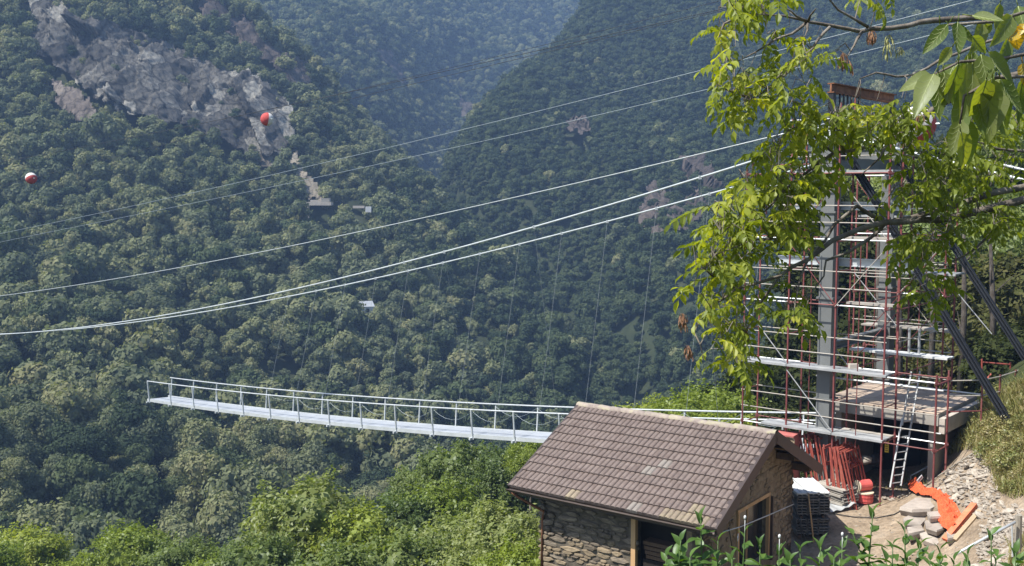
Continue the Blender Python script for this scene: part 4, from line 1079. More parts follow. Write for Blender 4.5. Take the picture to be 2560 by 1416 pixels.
slab('opening_shade', -14.9, -15.5, -1.72, -1.79, -9.2, -7.2, M['black_steel'])  # black sheet painted in for the dark of an opening

# ---------------- scaffold: standards, ledgers, braces and boards on the bridge axes
scaf = empty('scaffold', bw(-14.5, 2.95, -9), 0, 'red tube scaffolding with grey boards wrapped around the bridge tower', 'scaffold')
sl_ = Vector(scaf.location)
def sw(u, v, z): return bw(u, v, z) - sl_
LIFT = [-7.25, -5.33, -3.35, -1.40, .55]
rows = {
    2.95: {-11.5: .75, -13.0: 2.2, -14.5: 2.6, -16.0: 1.6, -17.5: -5.1},
    1.95: {-11.5: .75, -13.0: 2.2, -14.5: 2.8, -16.0: 1.6, -17.5: -5.1},
    -2.0: {-13.0: 2.0, -14.5: 1.6, -16.0: -.4},
    -3.0: {-13.0: 2.0, -14.5: 1.6, -16.0: -.4}}
for v, cols_ in rows.items():
    for u, zt_ in cols_.items():
        g0 = bw(u, v, 0); zb = gz(g0.x, g0.y) - .05 if v > 0 else -8.6
        b = MB(); b.tube([sw(u, v, zb), sw(u, v, zt_)], .030, 6)
        b.box(sw(u, v, zb + .04), (.15, .15, .02))
        for z in LIFT:
            if z < zt_: b.box(sw(u, v, z), (.09, .09, .09))
        b.build('standard', M['red_pole'], scaf)
def ledger(u0, u1, v0, v1, z, m='scaf_board', r=.020, z1=None):
    b = MB(); b.tube([sw(u0, v0, z), sw(u1, v1, z if z1 is None else z1)], r, 5); b.build('ledger', M[m], scaf)
for v, cols_ in rows.items():
    us_ = sorted(cols_, reverse=True)
    for a_, c_ in zip(us_[:-1], us_[1:]):
        zt_ = min(cols_[a_], cols_[c_])
        for li, z in enumerate(LIFT):
            for k, dz in enumerate((0, .5, 1.0)):
                if z + dz > zt_: continue
                if k == 1 and v in (1.95, -3.0): continue
                ledger(a_ + .05, c_ - .05, v, v, z + dz, 'board_dirty' if k else ('galv' if rnd.random() < .6 else 'red_pole'), .021 if k == 0 else .018)
for va, vb_ in ((2.95, 1.95), (-2.0, -3.0)):
    for u in rows[va]:
        for z in LIFT:
            if z < rows[va][u]: 
                ledger(u, u, va, vb_, z - .05, 'red_pole', .020)
                if rnd.random() < .6: ledger(u, u, va, vb_, z + 1.0, 'red_pole', .017)
for u, v, z in ((-11.5, 2.95, -5.3), (-13, 2.95, -7.2), (-13, 1.95, -5.3), (-13, -2, -4.5), (-16, -2, -4.5)):
    b = MB(); b.tube([sw(u, v + .04, z + 1.75), sw(u - 1.5, v + .04, z + .05)], .017, 5); b.build('brace', M['scaf_board'], scaf)
for _ in range(16):
    v = rnd.choice((2.95, 1.95, -2.0, -3.0)); u = rnd.choice((-13.0, -14.5)); z = rnd.choice(LIFT[1:4]) + rnd.uniform(-.1, .1); k = rnd.choice((0, 1))
    b = MB(); b.tube([sw(u, v + .05, z + 1.8 * k), sw(u - 1.5, v + .05, z + 1.8 * (1 - k))], .014, 5); b.build('brace', M['red_pole' if rnd.random() < .6 else 'board_dirty'], scaf)
for li in (1, 2, 3):
    for v0, v1 in ((1.95, -2.0),):
        for u in (-14.5, -16.0): ledger(u, u, v0, v1, LIFT[li] - .1, 'red_pole', .02); ledger(u, u, v0, v1, LIFT[li] + .9, 'board_dirty', .017)
for u in (-13.7, -15.2):
    for v in (2.95, -2.0): b = MB(); b.tube([sw(u, v - .04, LIFT[0] - .3), sw(u, v - .04, LIFT[3])], .016, 5); b.build('standard', M['red_pole'], scaf)
# outer handrail run round the platform, right of the tower
for u, v in ((-17.5, 1.95), (-18.2, 1.2), (-18.4, .2), (-18.5, -1.0), (-18.5, -2.2)):
    b = MB(); b.tube([sw(u, v, -7.7), sw(u, v, -5.35)], .028, 6); b.build('standard', M['red_pole'], scaf)
pts = [(-17.5, 1.95), (-18.2, 1.2), (-18.4, .2), (-18.5, -1.0), (-18.5, -2.2)]
for z in (-6.3, -5.85, -5.4):
    for (a_, b_), (c_, d_) in zip(pts[:-1], pts[1:]): ledger(a_, c_, b_, d_, z, 'red_pole' if z < -6 else 'board_dirty', .02)
ledger(-13.4, -17.3, -2.0, -2.0, -6.42, 'board_white', .03); ledger(-13.4, -17.3, 1.75, 1.75, -5.75, 'board_white', .03); ledger(-13.4, -17.3, 1.85, 1.85, -7.0, 'board_white', .022)
def board(u0, u1, v, z, wd=.30, m='scaf_board', dz=0.0):
    b = MB(); A_, B_ = sw(u0, v, z), sw(u1, v, z + dz)
    b.bar(A_, B_, wd, .035); 
    for e in (-1, 1): b.bar(A_ + BN * (e * (wd / 2 - .012)) - Vector((0, 0, .03)), B_ + BN * (e * (wd / 2 - .012)) - Vector((0, 0, .03)), .022, .035)
    b.build('board', M[m], scaf)
for u0, u1, li, ks in ((-12.2, -14.5, 0, (1, 2)), (-14.52, -16.05, 0, (0, 1, 2)), (-11.4, -13.0, 1, (1, 2)), (-13.02, -16.1, 1, (1, 2)), (-14.6, -16.0, 2, (0,)), (-14.5, -16.0, 3, (0,))):
    for k in ks: board(u0, u1, 2.28 + k * .32, LIFT[li] + .05 + rnd.uniform(0, .01), .30, 'scaf_board' if k else 'board_dirty')
for k in range(2): board(-14.2, -17.2, .75 + k * .32, -4.9 + .02 * k, .30, 'board_white')
for k in range(2): board(-13.2, -16.3, -2.3 - k * .32, -4.55 + .04, .30, 'board_dirty')
for k in range(3): board(-14.6, -16.3, -2.2 - k * .32, -2.65, .30, 'scaf_board')
for k in range(2): board(-13, -16.2, -2.3 - k * .32, -.8, .3, 'scaf_board')
for k in range(2): board(-13.0, -16.0, 2.28 + k * .32, .62, .30, 'scaf_board')
b = MB(); b.box(sw(-14.9, 2.5, -5.19), (.26, .2, .14)); b.build('block', M['concrete'], scaf)
for z, u0, u1, hh in ((-2.13, -12.1, -16.2, .22), (-.42, -12.6, -16.2, .22), (1.12, -12.9, -16.1, .30)):
    for v in (1.9,):
        b = MB(); A_, B_ = sw(u0, v, z), sw(u1, v, z); b.bar(A_, B_, .03, hh); b.bar(A_ + Vector((0, 0, hh / 2)), B_ + Vector((0, 0, hh / 2)), .12, .03); b.bar(A_ - Vector((0, 0, hh / 2)), B_ - Vector((0, 0, hh / 2)), .12, .03); b.build('beam', M['tower' if z > 0 else 'galv'], scaf)
# short red brackets reaching out over the gorge at the top left
for u in (-11.5, -12.0):
    for z0, z1 in ((-.7, 1.05),):
        b = MB(); b.tube([sw(u + .2, 2.2, z0), sw(u + .2, 2.2, z1)], .026, 5); b.build('standard', M['red_pole'], scaf)
for z in (.2, .85): ledger(-11.3, -13.2, 2.2, 2.2, z, 'red_pole' if z > .5 else 'scaf_board', .02)
for z in (1.9, 2.15): ledger(-12.6, -16.0, 2.95, 2.95, z, 'board_white', .02)
# two pale uprights standing on the boards
for px in (2272, 2297):
    A_ = on_plane(px, 893, bw(0, .9, 0), BN); Bp = on_plane(px + 2, 822, bw(0, .9, 0), BN)
    b = MB(); b.tube([A_ - sl_, Bp - sl_], .04, 7); b.build('upright', M['scaf_board'], scaf)
# big ball parked at the top of the tower
marker(at(2292, 312, bw(-15.4, -2.4, 0).y), 47 * bw(-15.4, -2.4, 0).y / F * .98, (.75, .35, -.55), 'large white and red marker ball parked at the tower top behind leaves')

# ---------------- signs on the tower
s_ = empty('warning_sign', on_plane(2217, 1117, bw(0, 1.3, 0), BN), -TB, 'tall yellow warning sign with dark lines hung under the platform', 'sign')
b = MB(); b.box((0, 0, 0), (.02 + .1, .012, .36)); b.build('plate', M['sign_yellow'], s_)
for k in range(5): b = MB(); b.box((0, -.009, .12 - k * .06), (.085 - .02 * (k % 2), .004, .018)); b.build('text_line', M['ink'], s_)
s_ = empty('site_sign', on_plane(2157, 1098, bw(0, 2.0, 0), BN), -TB, 'small white sign with a grey line fixed to the scaffold below the grey boards', 'sign')
b = MB(); b.box((0, 0, 0), (.21, .012, .10)); b.build('plate', M['sign_white'], s_)
b = MB(); b.box((0, -.009, 0), (.14, .004, .022)); b.build('text_line', M['ink'], s_)
s_ = empty('site_sign', at(2300, 1198, 29.0), .5, 'small white sign lying at the pipe handrail by the orange mesh', 'sign')
b = MB(); b.box((0, 0, 0), (.24, .012, .11), Matrix.Rotation(-.6, 3, 'Y')); b.build('plate', M['sign_white'], s_)
b = MB(); b.box((0, -.009, 0), (.16, .004, .025), Matrix.Rotation(-.6, 3, 'Y')); b.build('text_line', M['ink'], s_)

# ---------------- ladder
lad = empty('ladder', (0, 0, 0), 0, 'two-section aluminium ladder leaning from the yard up to the platform', 'ladder')
def lerp(a, c, t): return a + (c - a) * t
pb = at(2239, 1217, 29.6); ptp = at(2287, 934, 31.0)
lad.location = pb
tvec = Vector((.92, .38, 0)).normalized()
for sec, (t0, t1, wd, off) in enumerate(((0, .60, .40, 0), (.54, 1.02, .35, .05))):
    A_, B_ = lerp(pb, ptp, t0) - pb, lerp(pb, ptp, t1) - pb; o_ = Vector((0, -off, 0))
    for s in (1, -1): b = MB(); b.bar(A_ + tvec * (s * wd / 2) + o_, B_ + tvec * (s * wd / 2 * .96) + o_, .042, .06); b.build('rail', M['scaf_board'], lad)
    nrg = 9 if sec == 0 else 7
    for k in range(nrg):
        c = lerp(A_, B_, (k + .5) / nrg); b = MB(); b.tube([c - tvec * wd / 2 + o_, c + tvec * wd / 2 + o_], .02, 5); b.build('rung', M['scaf_board'], lad)
# ================================================================== YARD
def gp(px, py, lift=0.0):
    """where the ground is seen at a photo pixel"""
    r = ray(px, py); r = r / r[1]; prev = 8.0
    for Y in np.arange(8, 60, .25):
        p = r * Y
        if p[2] < gz(p[0], p[1]):
            a, c = prev, Y
            for _ in range(18):
                m_ = (a + c) / 2; q = r * m_
                if q[2] < gz(q[0], q[1]): c = m_
                else: a = m_
            q = r * c; return Vector((q[0], q[1], q[2] + lift))
        prev = Y
    return Vector(r * 40)

# tall stack of boards beside the hut
stx, sty = 8.28, 28.75
szg = gz(stx, sty) - .03
stack = empty('board_stack', (stx, sty, szg), .03, 'tall stack of grey metal boards with a white top layer beside the hut', 'stack')
bmesh_ = {}
def board_mesh(m, wd, ln, th):
    b = MB(); b.box((0, 0, th * .5), (wd, ln, th * .35)); b.box((-wd / 2 + .012, 0, th * .45), (.024, ln, th * .86)); b.box((wd / 2 - .012, 0, th * .45), (.024, ln, th * .86)); b.box((0, 0, th * .45), (.02, ln - .01, th * .8))
    return b.mesh('board', m)
bd_, bw_ = board_mesh(M['board_shaded'], .30, 1.5, .088), board_mesh(M['board_white'], .305, 1.5, .088)
zc0 = .12; NL = 15
ztop = -8.24 - szg
step = (ztop - zc0) / NL
for k in range(NL):
    zz = zc0 + k * step
    if k in (6,): 
        for x in (-.3, .3): link('spacer', MB().box((0, 0, 0), (.07, 1.4, .05)).mesh('spacer', M['timber_dark']), stack, (x, 0, zz + .02)); 
        continue
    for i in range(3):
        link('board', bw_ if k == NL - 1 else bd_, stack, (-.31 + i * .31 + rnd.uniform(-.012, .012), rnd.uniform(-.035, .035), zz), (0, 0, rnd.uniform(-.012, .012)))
for x in (-.35, .35): link('bearer', MB().box((0, 0, 0), (.09, 1.4, .10)).mesh('bearer', M['timber_dark']), stack, (x, 0, .06))
yf = sty - .85
pole('wooden_stick', [at(2021, 1236, yf), at(2028, 1300, yf - .05), at(2036, 1372, yf - .15)], .022, M['timber'], 'light wooden stick leaning on the front of the board stack', 'stick')
pole('iron_rod', [at(1983, 1260, yf - .1), at(2003, 1318, yf - .15), at(2023, 1378, yf - .25)], .013, M['hose'], 'thin dark rod leaning between the hut corner and the board stack', 'rod')
pole('iron_rod', [at(2001, 1300, yf - .1), at(2006, 1372, yf - .2)], .013, M['hose'], 'short dark rod standing upright at the foot of the board stack', 'rod')

# lower pile behind it and a bent metal sheet
pp = gp(2088, 1258); pile = empty('board_pile', pp, .5, 'low pile of dusty grey boards between the white-topped stack and red frames', 'pile')
pb_ = board_mesh(M['board_dirty'], .30, 1.1, .075)
for k in range(7):
    for i in range(2): link('board', pb_, pile, (-.15 + .31 * i + rnd.uniform(-.04, .04), rnd.uniform(-.06, .06), k * .082), (0, 0, rnd.uniform(-.06, .06)))
ps = gp(2092, 1272); b = MB(); pts = [(x, .05 * math.sin(x * 22) * .4 + .28 * max(0, x) ) for x in np.linspace(-.45, .45, 24)]
b.add([(x, -.32, z) for x, z in pts] + [(x, .32, z) for x, z in pts], [(i, i + 1, 24 + i + 1, 24 + i) for i in range(23)])
o = b.build('metal_sheet', M['scaf_board'], None, True, loc=ps + Vector((0, 0, .10)), rot=(.1, -.1, .25)); tag(o, 'bent corrugated metal sheet lying at the foot of the low board pile', 'metal sheet')

# red frames standing in two sheaves
def frame(loc_, rz, lean, hgt, lab, grp, proto=[None]):
    if proto[0] is None:
        f = empty('scaffold_trestle', loc_)
        me = MB().tube([(0, 0, 0), (0, 0, 1)], .026, 6).mesh('upright', M['red_frame'])
        for y in (0, 1.0): link('upright', me, f, (0, y, 0), None, (1, 1, 1.72))
        for z in (1.66, 1.18): link('crossbar', MB().tube([(0, 0, 0), (0, 1, 0)], .022, 6).mesh('crossbar', M['red_frame']), f, (0, 0, z))
        for y0, y1 in ((.08, .34), (.92, .66)): b = MB(); b.tube([(0, y0, 1.2), (0, y1, 1.64)], .016, 5); b.build('strut', M['red_frame'], f)
        proto[0] = f; o = f
    else: o = copy_tree(proto[0])
    o.location = loc_; o.rotation_euler = (rnd.uniform(-.03, .03), lean, rz); o.scale = (1, 1, hgt)
    tag(o, lab, 'scaffold frame', grp); return o
fz = -TB + .0
base = gp(2072, 1262); ax_ = -BD
for k in range(11):
    p = base + ax_ * (.085 * k) + BN * rnd.uniform(-.05, .05); p.z = gz(p.x, p.y)
    frame(p, fz, -.13 - .012 * k + rnd.uniform(-.03, .03), rnd.uniform(.97, 1.05), 'red scaffold frame in the near sheaf right of the hut roof edge', 'red scaffold frames in the near sheaf')
base = at(2018, 1235, 31.3)
for k in range(9):
    p = base + ax_ * (.085 * k) - BN * rnd.uniform(-.05, .15); p.z = gz(p.x, p.y)
    frame(p, fz, -.16 - .01 * k + rnd.uniform(-.03, .03), rnd.uniform(1.02, 1.12), 'red scaffold frame in the sheaf standing behind, close to the grey tower leg', 'red scaffold frames in the sheaf behind')
M['cabinet'] = surf('faded_red_paint', [(.36, .10, .09), (.46, .17, .15)], 3, .6)
# red cabinet behind the ridge
cp = at(1966, 1103, 31.5); zb = gz(cp.x, cp.y) - .05; ht = at(1966, 1086, 31.5).z - zb
cab = empty('tool_cabinet', (cp.x, cp.y, zb), -.6, 'red metal cabinet whose pinkish top shows past the end of the hut ridge', 'cabinet')
b = MB(); b.box((0, 0, ht / 2), (.62, .6, ht)); b.build('body', M['cabinet'], cab)
b = MB(); b.box((0, 0, ht + .02), (.66, .64, .04)); b.build('lid', M['cabinet'], cab)
for s in (1, -1): b = MB(); b.box((s * .15, -.312, ht / 2), (.28, .02, ht - .15)); b.build('door', M['red_frame'], cab)

# cable reels
rp = gp(2160, 1256)
r1 = empty('cable_reel', rp, 0, 'upright reel of red cable with a cardboard-coloured top disc', 'cable reel')
for k in range(5): b = MB(); b.tube([(0, 0, .02 + k * .055), (0, 0, .07 + k * .055)], .255 + .012 * (k % 2), 18); b.build('coil', M['reel_red'], r1)
b = MB(); b.tube([(0, 0, .296), (0, 0, .325)], .27, 20); b.build('disc', M['reel_face'], r1)
r2 = empty('cable_reel', rp + Vector((-.02, .05, .33 + .17)), 0, 'smaller red reel lying on its side on top of the upright reel', 'cable reel')
a_ = Vector((.93, .35, 0)).normalized()
b = MB(); b.tube([a_ * -.20, a_ * .22], .165, 18); b.build('drum', M['reel_red'], r2)
b = MB(); b.tube([a_ * -.225, a_ * -.20], .172, 20); b.build('disc', M['reel_face'], r2)
b = MB(); b.tube([a_ * -.23, a_ * -.226], .03, 10); b.build('hub', M['hose'], r2)

# sacks and a trestle of clutter under the boards
def sack(px, py, Y, rx, rz_, m, lab):
    p = at(px, py, Y); b = MB(); n, k_ = 9, 6; V = []
    for i in range(k_ + 1):
        a = math.pi * i / k_
        for j in range(n):
            ph = 2 * math.pi * j / n; q = Vector((math.sin(a) * math.cos(ph) * rx, math.sin(a) * math.sin(ph) * rx * .8, math.cos(a) * rz_))
            q *= 1 + .6 * noise.noise(q * 6 + p); V.append(q)
    b.add(V, [(i * n + j, (i + 1) * n + j, (i + 1) * n + (j + 1) % n, i * n + (j + 1) % n) for i in range(k_) for j in range(n)])
    tag(b.build('sack', m, None, True, loc=p), lab, 'sack')
sack(2122, 1132, 31.2, .24, .2, M['board_white'], 'white sack just right of the red frames')
sack(2166, 1150, 31.8, .2, .14, M['board_dirty'], 'dusty grey sack in shade below the small white sign')
sack(2188, 1150, 31.8, .22, .22, M['black_steel'], 'black sack in the shade left of the yellow sign')
b = MB(); o = empty('fuel_can', gp(2205, 1178) + Vector((0, .6, 0)), .4, 'red fuel can in shade below the yellow warning sign', 'can')
b.box((0, 0, .2), (.36, .2, .4)); b.build('body', M['red_frame'], o); b = MB(); b.tube([(-.08, 0, .4), (-.08, 0, .47)], .03, 8); b.build('cap', M['hose'], o); b = MB(); b.tube([(-.02, 0, .4), (.0, 0, .46), (.12, 0, .46), (.14, 0, .4)], .012, 5); b.build('handle', M['red_frame'], o)

# flat stone slabs by the orange mesh
slabs = [([(2250, 1268), (2290, 1244), (2332, 1247), (2346, 1262), (2326, 1272), (2280, 1274)], .17, 'dark-sided thick slab, uppermost of the flat stones by the orange mesh'),
         ([(2258, 1296), (2300, 1272), (2322, 1290), (2302, 1312), (2264, 1308)], .11, 'broad pale slab farthest left among the flat stones'),
         ([(2312, 1302), (2358, 1292), (2370, 1316), (2342, 1326), (2316, 1318)], .09, 'slab touching the orange mesh in the middle of the flat stones'),
         ([(2300, 1334), (2336, 1322), (2366, 1342), (2342, 1360), (2308, 1348)], .07, 'pointed pale slab lowest of the flat stones'),
         ([(2268, 1318), (2304, 1314), (2310, 1326), (2272, 1334)], .15, 'small yellowish slab below the broad pale slab'),
         ([(2318, 1280), (2358, 1277), (2364, 1289), (2326, 1292)], .12, 'narrow slab squeezed under the dark-sided thick slab'),
         ([(2366, 1328), (2402, 1322), (2392, 1342), (2370, 1346)], .10, 'small slab under the lower end of the orange mesh')]
for poly, th, lab in slabs:
    c = np.mean(poly, 0); g = gp(*c); tilt = np.array([rnd.uniform(-.12, .12), rnd.uniform(-.16, .02), 1.0])
    p0 = np.array(g) + np.array([0, 0, th + .04])
    top = [on_plane(x, y, p0, tilt) - g for x, y in poly]
    n = len(top); b = MB()
    bot = [Vector((p.x * .94, p.y * .94, p.z - th - .08)) for p in top]; mid = [Vector((p.x * 1.03, p.y * 1.03, p.z - th * .45)) for p in top]
    b.add(top + mid + bot, [tuple(range(n))[::-1] if False else tuple(range(n)), tuple(range(3 * n - 1, 2 * n - 1, -1))] + [(i, n + i, n + (i + 1) % n, (i + 1) % n) for i in range(n)] + [(n + i, 2 * n + i, 2 * n + (i + 1) % n, n + (i + 1) % n) for i in range(n)])
    tag(b.build('stone_slab', M['slab_stone'], loc=g), lab, 'stone slab', 'flat stone slabs by the orange mesh')

# orange mesh heaped over the stones
path = [(2284, 1214, .20), (2292, 1228, .26), (2308, 1238, .24), (2336, 1243, .16), (2358, 1256, .20), (2368, 1282, .26), (2372, 1306, .32), (2386, 1324, .34), (2398, 1334, .20)]
b = MB(); pts = [gp(x, y) for x, y, _ in path]
C_ = []
for i in range(len(path) - 1):
    for t in np.linspace(0, 1, 7, endpoint=False): C_.append((pts[i].lerp(pts[i + 1], t), path[i][2] * (1 - t) + path[i + 1][2] * t))
nw = 11; V = []
for k, (c, wd) in enumerate(C_):
    nx_ = C_[min(k + 1, len(C_) - 1)][0] - C_[max(k - 1, 0)][0]; nx_.z = 0; nx_.normalize(); pr = Vector((-nx_.y, nx_.x, 0))
    for j in range(nw):
        s = j / (nw - 1) * 2 - 1; q = c + pr * (s * wd * .85)
        hgt = .05 + .30 * (1 - s * s) * (.6 + .6 * noise.noise(Vector((k * .35, j * .3, 1)))) + .09 * noise.noise(Vector((k * .9, j * 1.1, 5)))
        V.append((q.x, q.y, max(gz(q.x, q.y) + .03, q.z + hgt)))
nk = len(C_); b.add(V, [(i * nw + j, (i + 1) * nw + j, (i + 1) * nw + j + 1, i * nw + j + 1) for i in range(nk - 1) for j in range(nw - 1)])
tag(b.build('barrier_mesh', M['orange_net']), 'crumpled orange plastic barrier mesh heaped over the flat stones', 'barrier mesh')
A_, B_ = gp(2362, 1366, .16), gp(2436, 1280, .20)
b = MB(); b.bar(A_ - A_, B_ - A_, .16, .10); tag(b.build('orange_board', M['orange_wood'], loc=A_), 'orange wrapped board lying on the lower end of the orange mesh', 'board')
A_, B_ = gp(2386, 1358, .08), gp(2450, 1286, .09)
b = MB(); b.bar(A_ - A_, B_ - A_, .14, .07); tag(b.build('bare_board', M['plank_wood'], loc=A_), 'bare tan board lying just right of the orange board', 'board')

# pipes, posts, hose
def run(name, pts, r, m, lab, cat): return pole(name, pts, r, m, lab, cat)
hp = gp(2280, 1212)
o = empty('pipe_handrail', hp, 0, 'bent grey pipe handrail climbing the bank beside the ladder', 'handrail')
b = MB(); q = [at(2277, 1190, hp.y), at(2333, 1160, hp.y + .2), at(2375, 1116, hp.y + .6), at(2412, 1078, hp.y + 1.2)]; b.tube([p - hp for p in q], .022, 6); b.build('rail', M['galv'], o, True)
b = MB(); b.tube([(0, 0, -.2), q[0] - hp], .022, 6); b.build('post', M['galv'], o)
q = [gp(x, y, .05) for x, y in ((2312, 1222), (2350, 1192), (2395, 1162), (2436, 1135))]; run('edge_pipe', q, .022, M['post_wood'], 'straight pipe lying along the upper edge of the rubble', 'pipe')
pp = gp(2546, 1400); o = empty('post_and_rail', pp, 0, 'grey wooden post with a pipe rail sloping down left from it', 'fence')
b = MB(); b.tube([(0, 0, -.2), at(2545, 1345, pp.y) - pp, at(2547, 1288, pp.y) - pp], [.085, .08, .07], 8); b.build('post', M['post_wood'], o)
b = MB(); b.tube([at(2538, 1306, pp.y - .1) - pp, at(2470, 1342, pp.y - .4) - pp, at(2390, 1386, pp.y - .8) - pp], .030, 7); b.build('rail', M['galv'], o, True)
b = MB(); b.tube([at(2530, 1312, pp.y) - pp, at(2532, 1392, pp.y) - pp], .02, 6); b.build('stay', M['galv'], o)
q = [gp(x, y, .02) for x, y in ((2085, 1286), (2130, 1294), (2190, 1297), (2235, 1288), (2262, 1274), (2282, 1258))]; run('hose', q, .016, M['hose'], 'thin black hose lying in a curve across the bare yard', 'hose')
o = empty('guard_rail', at(2490, 985, 34), 0, 'rust-red tube frame standing on the grassy bank top', 'frame')
P0 = Vector(o.location)
for a, c in (((2455, 898), (2455, 985)), ((2526, 906), (2524, 975)), ((2455, 906), (2526, 912)), ((2478, 935), (2458, 960))):
    b = MB(); b.tube([at(*a, 34) - P0, at(*c, 34) - P0], .03, 6); b.build('tube', M['red_frame'], o)
b = MB(); q = [at(2462, 990, 32.5), at(2490, 975, 32), at(2530, 962, 31.5), at(2580, 948, 31)]; V = []
for i in range(22):
    t = i / 21 * 3; k = min(int(t), 2); c = q[k].lerp(q[k + 1], t - k); V += [c + Vector((0, .02 * (i % 2), 0)), c + Vector((.02, .03 * ((i + 1) % 2), .12 + .04 * noise.noise(Vector((i * .7, 0, 0)))))]
b.add(V, [(2 * i, 2 * i + 2, 2 * i + 3, 2 * i + 1) for i in range(21)]); tag(b.build('barrier_tape', M['orange_net']), 'strip of orange mesh along the top of the grassy bank', 'barrier tape')

# rubble
def rock_mesh(m, seed):
    r = random.Random(seed); b = MB(); n, k_ = 6, 4; V = [(0, 0, .5)]
    for i in range(1, k_):
        a = math.pi * i / k_
        for j in range(n):
            ph = 2 * math.pi * (j + .5 * (i % 2)) / n; f = r.uniform(.72, 1.12); V.append((math.sin(a) * math.cos(ph) * .5 * f, math.sin(a) * math.sin(ph) * .4 * f, math.cos(a) * .5 * f))
    V.append((0, 0, -.5)); e = len(V) - 1
    Fs = [(0, 1 + j, 1 + (j + 1) % n) for j in range(n)]
    for i in range(k_ - 2): Fs += [(1 + i * n + j, 1 + (i + 1) * n + j, 1 + (i + 1) * n + (j + 1) % n, 1 + i * n + (j + 1) % n) for j in range(n)]
    Fs += [(e, 1 + (k_ - 2) * n + (j + 1) % n, 1 + (k_ - 2) * n + j) for j in range(n)]
    b.add(V, Fs); return b.mesh('stone', m)
RK = [rock_mesh(M['rubble'], k) for k in range(6)]
BANK = [(2318, 1222), (2440, 1128), (2478, 1165), (2500, 1200), (2505, 1262), (2560, 1262), (2570, 1420), (2440, 1420), (2455, 1300), (2405, 1262), (2352, 1245)]
def in_poly_pts(poly, n):
    P = np.array(poly); out = []
    while len(out) < n:
        q = npr.uniform(P.min(0), P.max(0))
        if inside(poly, q[None])[0]: out.append(q)
    return out
for k, q in enumerate(in_poly_pts(BANK, 95)):
    g = gp(*q); s = rnd.uniform(.10, .22) * (1.5 if rnd.random() < .2 else 1)
    o = link('stone', RK[k % 6], None, g + Vector((0, 0, s * .12)), (rnd.uniform(-.5, .5), rnd.uniform(-.5, .5), rnd.uniform(0, 6)), (s * 1.6, s * 1.2, s * .45))
    up_ = q[1] < 1230
    tag(o, 'angular grey-brown stone in the rubble ' + ('near the top of the bank' if up_ else 'low on the bank beside the pipe rail'), 'stone', 'stones in the rubble ' + ('high' if up_ else 'low') + ' on the bank')
b = MB()
YARD = [(2090, 1300), (2240, 1225), (2330, 1225), (2440, 1130), (2500, 1180), (2570, 1270), (2570, 1430), (2080, 1430)]
def scat(poly, n, s0, s1):
    for q in in_poly_pts(poly, n):
        g = gp(*q); s = rnd.uniform(s0, s1); me = RK[rnd.randrange(6)]
        Mx = Matrix.Translation(g + Vector((0, 0, s * .1))) @ Matrix.Rotation(rnd.uniform(0, 6), 4, 'Z') @ Matrix.Rotation(rnd.uniform(-.5, .5), 4, 'X') @ Matrix.Diagonal((s * 1.5, s * 1.1, s * .5, 1))
        b.add([Mx @ v.co for v in me.vertices], [tuple(p.vertices) for p in me.polygons])
scat(BANK, 900, .04, .15); scat(YARD, 330, .025, .08); scat([(2100, 1200), (2330, 1200), (2330, 1240), (2120, 1262)], 200, .05, .16)
tag(b.build('rubble', M['rubble']), 'loose broken stone spread over the bank and yard', kind='stuff')

# grass and weeds on the bank
def blades(name, polys, m, lab):
    Vs = []; 
    for poly, n, h0, h1 in polys:
        for q in in_poly_pts(poly, n):
            g = gp(*q)
            for _ in range(3):
                h = rnd.uniform(h0, h1) * rnd.uniform(.5, 1); a = rnd.uniform(0, 6.28); l = rnd.uniform(.2, 1.1) * h; wv = rnd.uniform(.006, .014) * (1 + h)
                x, y = g.x + rnd.uniform(-.12, .12), g.y + rnd.uniform(-.12, .12); c_, s_ = math.cos(a), math.sin(a)
                z = g.z - .03
                Vs += [(x - s_ * wv, y + c_ * wv, z), (x + s_ * wv, y - c_ * wv, z), (x + c_ * l * .45 + s_ * wv * .7, y + s_ * l * .45 - c_ * wv * .7, z + h * .65), (x + c_ * l * .45 - s_ * wv * .7, y + s_ * l * .45 + c_ * wv * .7, z + h * .65),
                       (x + c_ * l, y + s_ * l, z + h * rnd.uniform(.8, 1))]
    n = len(Vs) // 5; base_ = np.arange(n)[:, None] * 5
    F4 = (base_ + np.array([[0, 1, 2, 3]])); me = bpy.data.meshes.new(name)
    faces = [tuple(f) for f in F4] + [tuple(f) for f in (base_ + np.array([[3, 2, 4]]))]
    me.from_pydata(Vs, [], faces); me.materials.append(m); me.update()
    return tag(link(name, me), lab, kind='stuff')
GR = [(2345, 1088), (2440, 1050), (2480, 990), (2570, 955), (2570, 1240), (2535, 1245), (2500, 1225), (2478, 1165), (2450, 1122), (2400, 1128), (2352, 1152)]
blades('grass', [(GR, 3400, .12, .42), ([(2470, 1000), (2570, 960), (2570, 1100), (2480, 1060)], 600, .3, .65), ([(2100, 1205), (2320, 1190), (2320, 1222), (2120, 1240)], 160, .1, .3), ([(2540, 1360), (2575, 1350), (2575, 1430), (2530, 1430)], 120, .2, .5)], M['grass'], 'tall yellow-green grass covering the bank right of the yard')

VB = crown_arrays(900, 900, .035, R=.5, H=.5, lobes=14, core=False, lr=(.25, .5))
bush = np_mesh('foliage', VB[0], VB[1], M['grass'])
for k, q in enumerate(in_poly_pts(GR, 26)):
    g = gp(*q); s = rnd.uniform(.5, 1.1)
    tag(link('low_shrub', bush, None, g + Vector((0, 0, .12 * s)), (0, 0, rnd.uniform(0, 6)), (s, s, s * .8)), 'low yellow-green shrub in the tall grass of the bank', 'shrub', 'low shrubs in the bank grass')

